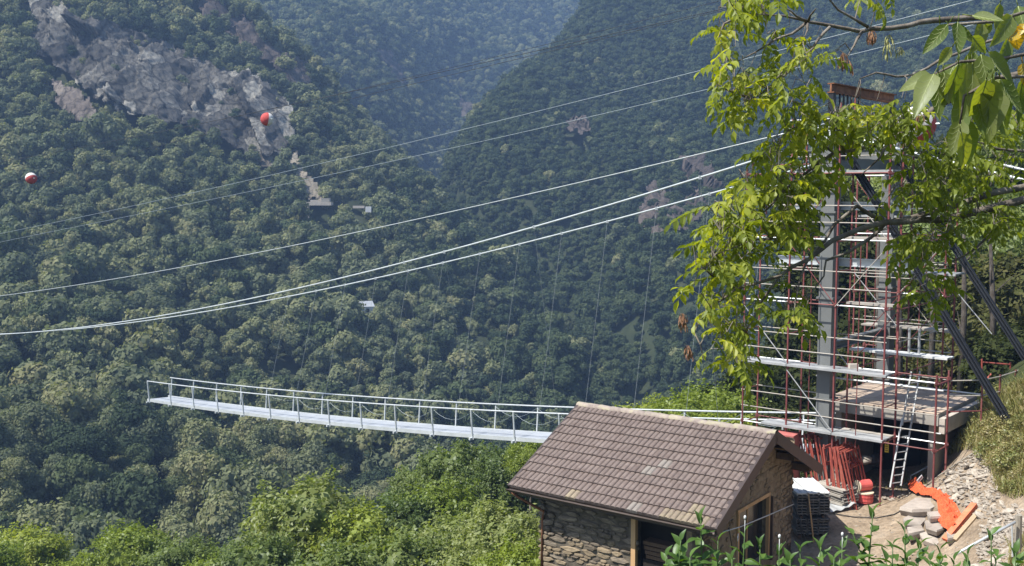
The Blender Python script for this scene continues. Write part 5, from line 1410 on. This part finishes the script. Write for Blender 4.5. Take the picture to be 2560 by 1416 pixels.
# ================================================================== TREES CLOSE BY
def near_crown(name, seed, m, n=15000, size=.062, R=2.4, H=2.9, sprays=150):
    """ragged crown: leaves set along many outward and upward sprays round an added light-blocking middle"""
    r = np.random.default_rng(seed)
    d = r.normal(size=(sprays, 3)); d[:, 2] = np.abs(d[:, 2]) * 1.1 - .35; d /= np.linalg.norm(d, axis=1)[:, None]
    S0 = d * np.array([R, R, H * .8]) * r.uniform(.30, .66, sprays)[:, None]
    dirs = d * .75 + np.array([0, 0, .55]) + r.normal(size=d.shape) * .28; dirs /= np.linalg.norm(dirs, axis=1)[:, None]
    ln = r.uniform(.55, 1.25, sprays)
    k = r.integers(0, sprays, n); t = r.uniform(0, 1, n) ** .8
    wid = .24 * (1 - .55 * t)
    P = S0[k] + dirs[k] * (ln[k] * t)[:, None] + r.normal(size=(n, 3)) * wid[:, None] - np.array([0, 0, .12]) * (t ** 2)[:, None]
    nrm = d[k] * .5 + np.array([0, 0, .5]) + r.normal(size=(n, 3)) * .55; nrm /= np.linalg.norm(nrm, axis=1)[:, None]
    tt = np.cross(nrm, r.normal(size=(n, 3))); tt /= np.linalg.norm(tt, axis=1)[:, None]; bb = np.cross(nrm, tt); s = size * r.uniform(.6, 1.35, n)[:, None]
    Vq = np.stack([P - tt * s * 1.25, P - bb * s * .62, P + tt * s * 1.25, P + bb * s * .62], 1).reshape(-1, 3); Fq = np.arange(4 * n).reshape(n, 4)
    Vc, Fc = crown_arrays(seed + 500, 1500, .13, R=R * .72, H=H * .72, lobes=14)
    return np_mesh(name, np.vstack([Vq, Vc]), np.vstack([Fq, Fc + len(Vq)]), m)
NB = [near_crown('crown', 60 + k, M['leaf_bright']) for k in range(3)]
NN = [near_crown('crown', 70 + k, M['leaf_near']) for k in range(4)]
ND = [near_crown('crown', 80 + k, M['leaf_shaded'], 9000, .095) for k in range(3)]
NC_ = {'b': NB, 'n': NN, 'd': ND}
def near_tree(px, py, Y, R, kind, lab, grp, name='broadleaf_tree', flat=1.0, dark=False):
    """px,py: top of the crown"""
    top = at(px, py, Y); c = top - Vector((0, 0, R * 1.0 * flat)); g = gz(c.x, c.y); 
    o = empty(name, (c.x, c.y, g), 0, lab, 'tree', grp)
    me = rnd.choice(NC_[kind]); k = R / 2.4
    link('crown', me, o, (0, 0, c.z - g), (rnd.uniform(-.15, .15), rnd.uniform(-.15, .15), rnd.uniform(0, 6.28)), (k, k, k * flat))
    b = MB(); h = c.z - g + R * .3
    sway = Vector((rnd.uniform(-.2, .2), rnd.uniform(-.2, .2), 0)) * R * .4
    b.tube([Vector((0, 0, -.3)), Vector((0, 0, h * .35)) + sway * .5, Vector((0, 0, h * .7)) + sway, Vector((0, 0, h))], [.07 * R, .055 * R, .04 * R, .015 * R], 7)
    for j in range(5):
        a = rnd.uniform(0, 6.28); z = h * rnd.uniform(.45, .8); e = Vector((math.cos(a), math.sin(a), .7)) * R * .55
        b.tube([Vector((0, 0, z)) + sway * .7, Vector((0, 0, z)) + sway * .7 + e * .5, Vector((0, 0, z)) + e], [.025 * R, .018 * R, .007 * R], 5)
    b.build('trunk', M['bark_dark'] if kind == 'd' else M['bark'], o, True)
    return o
NT = [
    (60, 1305, 54, 2.6, 'b', 'bright yellow-green tree filling the lower left corner'), (-60, 1330, 50, 2.6, 'b', 'yellow-green tree cut by the left edge at the bottom'), (170, 1385, 50, 2.0, 'b', 'low yellow-green treetop right of the lower left corner tree'),
    (320, 1298, 50, 2.5, 'b', 'yellow-green bushy tree along the bottom left of centre'), (450, 1335, 46, 2.2, 'n', 'fresh green tree at the bottom between two yellow-green ones'), (545, 1378, 42, 1.9, 'b', 'low yellow-green tree at the bottom left of the tall leafy one'),
    (760, 1172, 41, 3.3, 'n', 'tall leafy tree standing up highest among the bottom trees'), (880, 1248, 40, 2.7, 'b', 'broad leafy tree right of the tallest bottom tree'), (640, 1322, 36, 2.2, 'n', 'leafy tree low in front of the tallest bottom tree'),
    (995, 1225, 42, 2.4, 'n', 'leafy green tree midway between the tallest bottom tree and the hut'), (1090, 1185, 44, 2.8, 'b', 'yellow-green tree below the walkway left of the hut'), (1010, 1310, 32, 2.4, 'n', 'leafy tree at the bottom centre'),
    (1150, 1265, 35, 2.6, 'n', 'leafy tree close to the left wall of the hut'), (1260, 1245, 33, 2.3, 'n', 'leafy tree touching the hut eave on its left'), (1300, 1340, 27, 1.6, 'b', 'small bright bush against the left wall of the hut'),
    (1180, 1360, 29, 2.0, 'n', 'leafy bush low left of the hut wall'), (850, 1345, 31, 2.3, 'n', 'leafy tree low in the middle of the bottom row'),
    (1150, 1090, 54, 2.9, 'n', 'dense green tree just under the walkway, left of the hut roof'), (1260, 1105, 52, 2.7, 'n', 'dense green tree behind the hut roof edge'), (1060, 1150, 56, 2.4, 'n', 'green tree lower left of the pair under the walkway'), (1330, 1085, 50, 1.6, 'b', 'small bright treetop reaching the walkway next to the hut roof')]
for px, py, Y, R, k, lab in NT: near_tree(px, py, Y, R, k, lab, 'yellow-green trees near the hut')
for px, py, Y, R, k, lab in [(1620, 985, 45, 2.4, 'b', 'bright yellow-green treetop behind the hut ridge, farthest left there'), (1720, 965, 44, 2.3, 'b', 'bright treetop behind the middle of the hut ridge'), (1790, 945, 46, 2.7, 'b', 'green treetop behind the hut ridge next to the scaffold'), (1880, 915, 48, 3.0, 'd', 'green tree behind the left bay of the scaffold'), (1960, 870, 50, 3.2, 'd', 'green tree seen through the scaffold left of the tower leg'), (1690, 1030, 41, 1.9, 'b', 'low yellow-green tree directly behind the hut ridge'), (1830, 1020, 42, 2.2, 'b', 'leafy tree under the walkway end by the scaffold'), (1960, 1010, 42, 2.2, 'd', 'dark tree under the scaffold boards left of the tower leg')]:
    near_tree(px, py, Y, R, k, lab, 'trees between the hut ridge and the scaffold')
k_ = 0
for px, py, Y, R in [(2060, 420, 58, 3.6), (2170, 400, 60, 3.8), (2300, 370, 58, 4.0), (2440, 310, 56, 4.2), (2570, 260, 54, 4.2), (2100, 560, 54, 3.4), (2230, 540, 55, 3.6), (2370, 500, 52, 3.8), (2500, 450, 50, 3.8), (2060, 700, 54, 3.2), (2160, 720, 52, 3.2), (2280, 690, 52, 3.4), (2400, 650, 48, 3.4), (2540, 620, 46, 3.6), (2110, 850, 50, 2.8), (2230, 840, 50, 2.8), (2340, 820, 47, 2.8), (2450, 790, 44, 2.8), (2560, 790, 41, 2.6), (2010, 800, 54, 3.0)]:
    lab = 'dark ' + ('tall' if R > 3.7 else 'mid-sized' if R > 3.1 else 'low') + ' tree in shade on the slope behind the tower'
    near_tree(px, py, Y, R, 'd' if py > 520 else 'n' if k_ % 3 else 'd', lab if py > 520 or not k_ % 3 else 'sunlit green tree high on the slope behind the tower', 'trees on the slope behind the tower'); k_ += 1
# bare trunks in the shade behind the platform
for px, lean in ((2325, 5), (2250, -8), (2400, 10), (2190, 4), (2480, -6)):
    A_ = at(px, 975, 42); B_ = at(px + lean, 560, 43); A_.z = gz(A_.x, A_.y) - .3
    o = empty('slender_tree', A_, 0, 'dark slender tree trunk in the shade behind the platform', 'tree', 'slender dark trunks behind the platform')
    b = MB(); b.tube([(0, 0, 0), (B_ - A_) * .5 + Vector((.1, 0, 0)), B_ - A_], [.15, .12, .05], 7); b.build('trunk', M['bark_dark'], o, True)
    for j in range(4):
        z = rnd.uniform(.35, .9); c = (B_ - A_) * z; e = Vector((rnd.uniform(-1, 1), rnd.uniform(-.5, .5), .7)); b = MB(); b.tube([c, c + e * .6, c + e * 1.2], [.04, .03, .01], 5); b.build('limb', M['bark_dark'], o)

# ================================================================== LEAFY TREE reaching in from the right
LT = empty('leafy_tree', (5.2, 7.2, gz(5.2, 7.2)), 0, 'tree off the right edge whose leafy branches reach in front of the tower', 'tree')
lo = Vector(LT.location)
b = MB(); b.tube([(0, 0, -.3), Vector((5.15, 7.2, 0)) - lo, Vector((5.1, 7.1, 3.2)) - lo, Vector((5.0, 7, 5)) - lo], [.2, .17, .13, .06], 10); b.build('trunk', M['bark'], LT, True)
BR = []
def branch(pts, r0, r1):
    q = [at(*p) for p in pts]
    # refine with small kinks so that it does not read as a pipe
    P = [];
    for a, c in zip(q[:-1], q[1:]):
        for t in (0, .5):
            p = a.lerp(c, t)
            if t: p = p + Vector([rnd.uniform(-1, 1) for _ in range(3)]) * (a - c).length * .045
            P.append(p)
    P.append(q[-1]); n = len(P)
    b = MB(); b.tube([p - lo for p in P], [r0 + (r1 - r0) * i / (n - 1) for i in range(n)], 6); b.build('branch', M['bark'], LT, True)
    BR.extend(P[1:])
def bz(pts, Y0, Y1): return [(x, y, Y0 + (Y1 - Y0) * i / (len(pts) - 1)) for i, (x, y) in enumerate(pts)]
branch(bz([(3080, 330), (2760, 440), (2560, 500), (2400, 540), (2300, 550), (2215, 556), (2140, 577), (2080, 602), (2020, 650), (1950, 690), (1840, 722), (1770, 770)], 7.0, 6.2), .034, .005)
branch(bz([(2900, 370), (2560, 468), (2395, 512), (2280, 545), (2215, 556)], 7.2, 6.78), .028, .016)
branch(bz([(2215, 556), (2142, 515), (2085, 562), (2060, 606), (2030, 640)], 6.75, 6.6), .015, .006)
branch(bz([(2215, 556), (2170, 600), (2120, 632), (2065, 652), (2060, 690), (2020, 745)], 6.75, 6.4), .014, .003)
branch(bz([(3100, 60), (2760, 20), (2560, 45), (2330, 52), (2270, 65), (2175, 72), (2155, 80), (2080, 65), (2020, 55), (1960, 40), (1850, 35)], 6.9, 6.2), .026, .004)
for pts in ([(2020, 55), (2040, 22)], [(2020, 55), (1990, 40), (1965, 20)], [(2018, 55), (1980, 85), (1940, 98), (1890, 130), (1830, 160)], [(2018, 57), (2012, 92)], [(2075, 68), (2045, 100), (2010, 150), (1960, 190), (1880, 250)], [(2155, 80), (2135, 115), (2120, 140)], [(2170, 68), (2095, 25), (2060, -20)], [(1880, 250), (1830, 230), (1790, 210)], [(1850, 35), (1810, 60), (1790, 110)]):
    branch(bz(pts, 6.3, 6.15), .010, .003)
branch(bz([(3000, 60), (2700, 150), (2480, 200), (2330, 275), (2285, 315), (2230, 350), (2170, 368), (2085, 382), (2040, 345), (2015, 300)], 6.9, 6.3), .026, .005)
for pts in ([(2085, 382), (2040, 415), (1990, 450), (1940, 500), (1890, 550), (1800, 575)], [(2110, 378), (2098, 340), (2090, 310)], [(2220, 355), (2200, 395), (2150, 440)], [(2015, 300), (1970, 330), (1940, 390)]): branch(bz(pts, 6.4, 6.2), .010, .003)
branch(bz([(2900, 0), (2450, 110), (2350, 150), (2280, 187), (2240, 192), (2190, 182), (2150, 197)], 6.4, 6.2), .012, .004)
branch(bz([(3000, 300), (2560, 378), (2490, 372), (2430, 352)], 7.4, 7.2), .016, .005)
branch(bz([(2900, 480), (2560, 560), (2480, 580), (2440, 620), (2400, 645), (2330, 680), (2310, 750)], 7.3, 6.8), .014, .003)
for pts in ([(1950, 690), (1900, 760), (1860, 830), (1830, 880)], [(2020, 650), (2000, 700), (1985, 770)], [(2060, 606), (1980, 590), (1880, 600), (1780, 640)], [(1770, 770), (1735, 830), (1760, 900)], [(1840, 722), (1780, 690), (1740, 660)], [(1890, 550), (1850, 540), (1790, 540)]): branch(bz(pts, 6.45, 6.2), .009, .003)

def leaflet(b, p, d, ln, wd, nrm, fold=.25):
    d = d.normalized(); s = d.cross(nrm)
    s = s.normalized() if s.length > 1e-4 else d.orthogonal().normalized()
    up = s.cross(d)
    m1, m2 = p + d * ln * .35, p + d * ln * .7
    V = [p, m1 + s * wd * .5 + up * wd * fold, m2 + s * wd * .36 + up * wd * fold, p + d * ln - up * ln * .12, m2 - s * wd * .36 + up * wd * fold, m1 - s * wd * .5 + up * wd * fold, m1, m2]
    b.add(V, [(0, 6, 1), (1, 6, 7, 2), (2, 7, 3), (0, 5, 6), (5, 4, 7, 6), (4, 3, 7)])
def compound(seed, m):
    r = random.Random(seed); b = MB(); P = [Vector((0, 0, 0))]; d = Vector((1, 0, .15)).normalized(); n = 4; ln = .165
    for k in range(n):
        d = (d + Vector((0, 0, -.21))).normalized(); P.append(P[-1] + d * ln / n)
    b.tube(P, .0016, 3)
    for k in range(1, n + 1):
        dd = (P[k] - P[k - 1]).normalized()
        if k == n: leaflet(b, P[k], dd + Vector((0, 0, -.6)), r.uniform(.065, .088), .036, Vector((1, 0, .5)))
        else:
            for s in (1, -1): leaflet(b, P[k], dd * .5 + Vector((0, s * .75, -.55 + r.uniform(-.3, .2))), r.uniform(.055, .082), r.uniform(.028, .037), Vector((r.uniform(0, .6), s * .2, 1)))
    return b.mesh('leaf', m)
CL = [compound(k, M['leaf_ash']) for k in range(6)]
CLU = [(1860, 25, 92, 50, 46), (1815, 85, 45, 60, 18), (1960, 105, 55, 40, 10), (2035, 140, 55, 45, 18), (1900, 190, 140, 50, 30), (1795, 225, 50, 60, 20), (1830, 275, 75, 40, 26), (1960, 235, 80, 45, 26), (2180, 12, 45, 18, 8), (1990, 320, 55, 55, 22), (2062, 318, 42, 38, 14), (2170, 322, 75, 46, 44), (2250, 305, 55, 48, 30), (1960, 395, 45, 55, 24), (1900, 465, 55, 55, 34), (1985, 480, 50, 45, 20), (2060, 430, 45, 35, 12), (1800, 560, 75, 55, 40), (1900, 580, 85, 55, 42), (1985, 560, 65, 45, 22), (1765, 640, 45, 55, 22), (1850, 655, 85, 45, 26), (1765, 735, 55, 65, 34), (1795, 845, 65, 65, 36), (1835, 915, 45, 40, 18), (1990, 785, 32, 55, 16), (1890, 755, 45, 45, 14), (2290, 500, 75, 35, 22), (2380, 465, 75, 45, 24), (2480, 440, 75, 55, 30), (2430, 555, 75, 45, 24), (2340, 600, 55, 35, 18), (2285, 655, 35, 70, 16), (2330, 735, 30, 55, 16), (2520, 560, 45, 55, 14), (2480, 330, 75, 55, 24), (2300, 420, 65, 45, 20), (2400, 385, 60, 45, 22), (2120, 350, 60, 30, 16)]
BRA = np.array([tuple(p) for p in BR]); spots = []
tw = MB()
for cx, cy, rx, ry, n in CLU:
    for _ in range(int(n * (.66 if cy < 285 and cx < 2100 else .80 if cx < 1960 else 1.0))):
        a = rnd.uniform(0, 6.28); rr = math.sqrt(rnd.random()); x, y = cx + rx * rr * math.cos(a), cy + ry * rr * math.sin(a) - 22
        p0 = np.array(at(x, y, 6.4)); j = np.argmin(np.linalg.norm((BRA - p0)[:, [0, 2]], axis=1)); Y = BRA[j][1] + rnd.gauss(0, .22)
        x += 18 if x < 1850 else 0; p = at(x, y, Y); q = Vector(BRA[j])
        if (p - q).length > .20 and spots:
            near_ = min((s_[0] for s_ in spots[-60:]), key=lambda v_: (v_ - p).length)
            if (near_ - p).length < .26: q = near_
        if (p - q).length < .26:
            mid = p.lerp(q, .5) + Vector((rnd.uniform(-.03, .03), rnd.uniform(-.03, .03), .05)); tw.tube([q - lo, mid - lo, p - lo], [.0035, .0028, .0016], 3, False)
        spots.append((p, q))
tag(tw.build('twigs', M['bark'], LT), kind='stuff')
rnd.shuffle(spots); fol = MB()
spots.sort(key=lambda s: s[0].y)
for k, (p, q) in enumerate(spots):
    d = p - q; az = math.atan2(d.y, d.x) + rnd.gauss(0, .9) if d.length > .02 else rnd.uniform(0, 6.28)
    rot = (rnd.gauss(0, .35), rnd.gauss(.15, .35), az); s = rnd.uniform(.68, 1.10); me = CL[k % 6]
    if k < 300: link('leaf', me, LT, p - lo, rot, s)
    else:
        from mathutils import Euler
        Mx = Matrix.Translation(p - lo) @ Euler(rot).to_matrix().to_4x4() @ Matrix.Scale(s, 4)
        fol.add([Mx @ v.co for v in me.vertices], [tuple(f.vertices) for f in me.polygons])
tag(fol.build('foliage', M['leaf_ash'], LT), kind='stuff')
def keys(px, py, Y, n, L_, m):
    p = at(px, py, Y); b = MB()
    for _ in range(n):
        a = rnd.uniform(0, 6.28); c = Vector((math.cos(a) * .02, math.sin(a) * .02, -rnd.uniform(0, L_))); e = Vector((math.cos(a) * .015, math.sin(a) * .015, -.04))
        leaflet(b, p - lo + c, e + Vector((0, 0, -.02)), .042, .011, Vector((math.cos(a), math.sin(a), .2)))
        b.tube([p - lo, p - lo + c], .0012, 3, False)
    b.build('seed_cluster', m, LT)
keys(2179, 78, 6.3, 30, .05, M['seed']); keys(2108, 133, 6.25, 34, .07, M['seed']); keys(2122, 150, 6.25, 8, .06, M['seed']); keys(1708, 785, 6.2, 30, .08, M['seed']); keys(1722, 865, 6.2, 20, .06, M['seed']); keys(2225, 88, 6.3, 14, .06, M['seed_green']); keys(2220, 105, 6.3, 14, .08, M['seed_green']); keys(2250, 118, 6.3, 8, .03, M['seed_green']); keys(2300, 290, 6.3, 8, .05, M['seed']); keys(1865, 825, 6.3, 14, .06, M['seed'])

# ================================================================== BROAD LEAVES at the top right, close by
LB = empty('broad_leaved_branch', (1.7, 2.2, gz(1.7, 2.2)), 0, 'close shrub branch of large drooping leaves in the top right corner', 'shrub')
l2 = Vector(LB.location)
def twig(pts, r0, r1):
    b = MB(); q = [at(*p) - l2 for p in pts]; n = len(q); b.tube(q, [r0 + (r1 - r0) * i / (n - 1) for i in range(n)], 6); b.build('stem', M['bark'], LB, True)
b = MB(); b.tube([(0, 0, -.1), Vector((1.72, 2.25, -.5)) - l2, Vector((1.6, 2.25, .7)) - l2, at(2900, -40, 2.3) - l2], [.02, .018, .014, .009], 8); b.build('stem', M['bark'], LB, True)
twig([(2900, -40, 2.3), (2700, -10, 2.3), (2480, 55, 2.2), (2372, 62, 2.15)], .006, .0025)
twig([(2900, -40, 2.3), (2700, 110, 2.25), (2500, 148, 2.15), (2400, 155, 2.1), (2335, 187, 2.1)], .006, .002)
twig([(2700, 110, 2.25), (2600, 190, 2.15), (2490, 195, 2.1), (2410, 240, 2.1), (2400, 310, 2.1)], .005, .002)
M['leaf_vein'] = surf('leaf_vein', [(.22, .27, .10), (.30, .34, .15)], 30, .6)
def bigleaf(base, tip, Y, m, wf=.50):
    A_, B_ = at(*base, Y), at(*tip, Y + rnd.uniform(-.05, .05)); B_ = A_ + (B_ - A_) * 1.14; L_ = (B_ - A_).length; d = (B_ - A_).normalized()
    nrm = Vector((rnd.uniform(-.6, .6), -1, rnd.uniform(-.3, .7))).normalized(); s = d.cross(nrm).normalized(); up = s.cross(d)
    b = MB(); n = 7; V = []; wd = L_ * wf * rnd.uniform(.85, 1.15); curl = rnd.uniform(-.25, .35)
    for i in range(n + 1):
        t = i / n; w_ = wd * .5 * math.sin(math.pi * min(1, t ** .72)) ** .8 * (1 - .25 * t); c = A_ + d * (L_ * t) - up * (curl * L_ * t * t)
        fo = .35 + .12 * math.sin(5 * t + curl * 9)
        V += [c - s * w_ + up * w_ * fo, c - s * w_ * .5 + up * w_ * fo * .35, c, c + s * w_ * .5 + up * w_ * fo * .35, c + s * w_ + up * w_ * fo]
    b.add([p - A_ for p in V], [(i * 5 + j, i * 5 + j + 1, (i + 1) * 5 + j + 1, (i + 1) * 5 + j) for i in range(n) for j in range(4)])
    b.tube([Vector((0, 0, 0)), -d * .018], .0012, 4)
    b.cur = 1; b.tube([V[i * 5 + 2] - A_ - up * .0003 for i in range(n)], [.0011 - .0001 * i for i in range(n)], 4)
    for i in range(1, n - 1):
        for e, o_ in ((0, -1), (4, 1)): b.tube([V[i * 5 + 2] - A_, V[(i + 1) * 5 + 2 + o_] - A_, (V[(i + 1) * 5 + e] * .8 + V[(i + 1) * 5 + 2 + o_] * .2) - A_], .0005, 3, False)
    b.cur = 0
    b.build('leaf', [m, M['leaf_vein']], LB, True, loc=A_ - l2)
for base, tip in [((2370, 60), (2322, 125)), ((2378, 65), (2424, 105)), ((2395, 55), (2385, 132)), ((2430, 40), (2500, 52)), ((2500, 8), (2482, 66)), ((2545, 15), (2562, 75)), ((2332, 190), (2252, 218)), ((2335, 185), (2292, 262)), ((2345, 183), (2345, 280)), ((2388, 158), (2352, 238)), ((2395, 152), (2385, 262)), ((2420, 158), (2424, 272)), ((2440, 132), (2400, 205)), ((2452, 135), (2472, 222)), ((2470, 130), (2516, 210)), ((2466, 198), (2446, 298)), ((2490, 192), (2482, 330)), ((2502, 198), (2536, 278)), ((2410, 240), (2398, 345)), ((2400, 292), (2418, 396)), ((2442, 248), (2458, 322)), ((2380, 118), (2356, 156)), ((2430, 90), (2458, 128)), ((2456, 58), (2450, 116)), ((2520, 100), (2502, 168)), ((2402, 330), (2424, 420)), ((2560, 190), (2530, 290)), ((2480, 60), (2440, 90)), ((2530, 40), (2500, 100)), ((2440, 200), (2420, 250)), ((2395, 160), (2372, 270)), ((2430, 150), (2440, 260)), ((2460, 140), (2450, 240)), ((2480, 195), (2462, 300)), ((2500, 195), (2506, 310)), ((2420, 235), (2440, 330)), ((2360, 180), (2370, 250)), ((2350, 60), (2352, 100)), ((2450, 240), (2490, 330)), ((2405, 300), (2380, 380))]:
    bigleaf(base, tip, rnd.uniform(1.98, 2.28), M['leaf_big'])
for base, tip in [((2530, 62), (2546, 122)), ((2545, 78), (2524, 100)), ((2556, 158), (2562, 205)), ((2562, 60), (2550, 85))]: bigleaf(base, tip, 2.2, M['leaf_yellow'], .6)

# ================================================================== WEEDS along the bottom
def ov_leaf(m, seed):
    r = random.Random(seed); b = MB(); n = 5; V = []
    for i in range(n + 1):
        t = i / n; w_ = .23 * math.sin(math.pi * min(1, t ** .75)) * (1 - .2 * t); z = .18 * t - .5 * t * t * r.uniform(.5, 1)
        V += [(t, -w_, z + w_ * .4), (t, 0, z), (t, w_, z + w_ * .4)]
    b.add(V, [(i * 3 + j, (i + 1) * 3 + j, (i + 1) * 3 + j + 1, i * 3 + j + 1) for i in range(n) for j in range(2)]); return b.mesh('leaf', m, True)
WL = [ov_leaf(M['leaf_weed'], k) for k in range(4)]
WD = [(1752, 1300, 4.3, 15, 'leafy weed with its top overlapping the lower corner of the tiled roof'), (1702, 1352, 4.2, 12, 'leafy weed in front of the hut doorway'), (1795, 1352, 4.4, 13, 'leafy weed in front of the near corner of the hut'), (1862, 1330, 4.5, 10, 'weed with a pale round seed head in front of the hut window'), (1900, 1362, 4.2, 13, 'leafy weed in front of the window sill of the hut'), (1948, 1378, 4.4, 12, 'leafy weed below the brown gable wall'), (2000, 1372, 4.3, 13, 'leafy weed below the right corner of the gable'), (2052, 1368, 4.2, 14, 'leafy weed in front of the board stack'), (2105, 1372, 4.5, 12, 'weed to the right of the board stack'), (2182, 1282, 4.0, 11, 'tall leafy shoot standing alone in front of the bare yard'), (2262, 1318, 4.1, 11, 'second tall leafy shoot, just right of the tallest one'), (2232, 1362, 4.3, 14, 'low leafy weed between the two tall shoots'), (2300, 1362, 4.2, 13, 'leafy weed in front of the flat stones'), (2350, 1375, 4.4, 13, 'leafy weed in front of the lower end of the orange board'), (2478, 1338, 4.1, 9, 'thin shoot in front of the pipe rail'), (2420, 1392, 4.3, 12, 'low weed below the pipe rail'), (2540, 1382, 4.0, 13, 'leafy weed in the lower right corner'), (1665, 1392, 4.1, 12, 'low weed at the bottom left of the hut doorway'),
      (1725, 1395, 3.9, 12, 'low weed at the bottom below the hut doorway'), (1830, 1398, 3.9, 13, 'low weed at the bottom below the near corner of the hut'), (1975, 1400, 3.9, 13, 'low weed at the bottom below the gable corner'), (2085, 1398, 3.9, 12, 'low weed at the bottom below the board stack'), (2265, 1396, 3.9, 13, 'low weed at the bottom below the flat stones'), (2325, 1402, 3.9, 12, 'low weed at the bottom left of the orange board end'), (2385, 1402, 3.9, 12, 'low weed at the bottom right of the orange board end'), (2490, 1402, 3.9, 12, 'low weed at the bottom left of the wooden post')]
wst = None
for px, py, Y, n, lab in WD:
    top = at(px, py, Y); g = Vector((top.x + rnd.uniform(-.08, .08), top.y + rnd.uniform(-.05, .1), 0)); g.z = gz(g.x, g.y) - .02
    o = empty('weed', g, 0, lab, 'plant', 'leafy weeds along the bottom')
    hgt = top - g; mid = hgt * .55 + Vector((rnd.uniform(-.04, .04), rnd.uniform(-.03, .03), 0))
    b = MB(); b.tube([(0, 0, 0), mid * .5, mid, hgt * .8, hgt], [.007, .006, .005, .004, .002], 5); b.build('stem', M['leaf_weed'], o, True)
    def along(t): return hgt * t if t > .8 else mid.lerp(hgt * .8, (t - .55) / .25) if t > .55 else mid * (t / .55)
    for k in range(n + 8):
        t = 1 - (k / (n + 8)) * .40; c = along(t)
        az = k * 2.4 + rnd.uniform(-.4, .4); el = (1.0 if k < 2 else .35) + rnd.uniform(-.35, .45); s = rnd.uniform(.06, .095) * (.75 if k < 2 else 1)
        link('leaf', WL[k % 4], o, c, (rnd.uniform(-.5, .5), -el, az), (s, s * rnd.uniform(.9, 1.25), s))
    for sh in range(5):
        t = rnd.uniform(.62, .86); c = along(t); az0 = rnd.uniform(0, 6.28); e = Vector((math.cos(az0) * rnd.uniform(.06, .15), math.sin(az0) * .08, rnd.uniform(.03, .12)))
        b = MB(); b.tube([c, c + e * .55 + Vector((0, 0, -.01)), c + e], [.0035, .003, .0015], 4); b.build('side_shoot', M['leaf_weed'], o, True)
        for k in range(6):
            cc = c + e * (1 - k * .15); az = az0 + k * 2.4 + rnd.uniform(-.5, .5); s = rnd.uniform(.05, .085)
            link('leaf', WL[rnd.randrange(4)], o, cc, (rnd.uniform(-.6, .6), -rnd.uniform(-.1, .9), az), (s, s * rnd.uniform(.9, 1.25), s))
    if 'seed head' in lab or px in (1948, 2105):
        b = MB(); b.tube([hgt * .97, hgt + Vector((0, 0, .06))], .0015, 4); b.tube([hgt + Vector((0, 0, .055)), hgt + Vector((0, 0, .062)), hgt + Vector((0, 0, .07)), hgt + Vector((0, 0, .075))], [.002, .006, .006, .002], 8); b.build('seed_head', M['board_white'], o, True)

# ================================================================== AIR
b = MB(); b.box((0, 0, 0), (1, 1, 1))
m = bpy.data.materials.new('haze_air'); m.use_nodes = True; t = m.node_tree; t.nodes.clear()
out = t.nodes.new('ShaderNodeOutputMaterial'); pv = t.nodes.new('ShaderNodeVolumePrincipled')
pv.inputs['Color'].default_value = (*HAZE_COLOR, 1); pv.inputs['Density'].default_value = HAZE_DENSITY
t.links.new(pv.outputs[0], out.inputs['Volume'])
zhi = float(max(D1[..., 2].max(), D2[..., 2].max(), D3[..., 2].max())) + 12
xlo = float(min(D1[..., 0].min(), D2[..., 0].min(), D3[..., 0].min(), -700)) - 15; xhi = float(max(D1[..., 0].max(), D2[..., 0].max(), D3[..., 0].max(), 900)) + 15
yhi = float(max(D3[..., 1].max(), 1900)) + 15
zlo = float(min(D1[..., 2].min(), D2[..., 2].min(), D3[..., 2].min(), -150)) - 8
hz = b.build('haze', m, loc=((xlo + xhi) / 2, (yhi - 30) / 2, (zlo + zhi) / 2), scale=(xhi - xlo, yhi + 30, zhi - zlo))
tag(hz, 'thin bluish air filling the valley', kind='stuff')
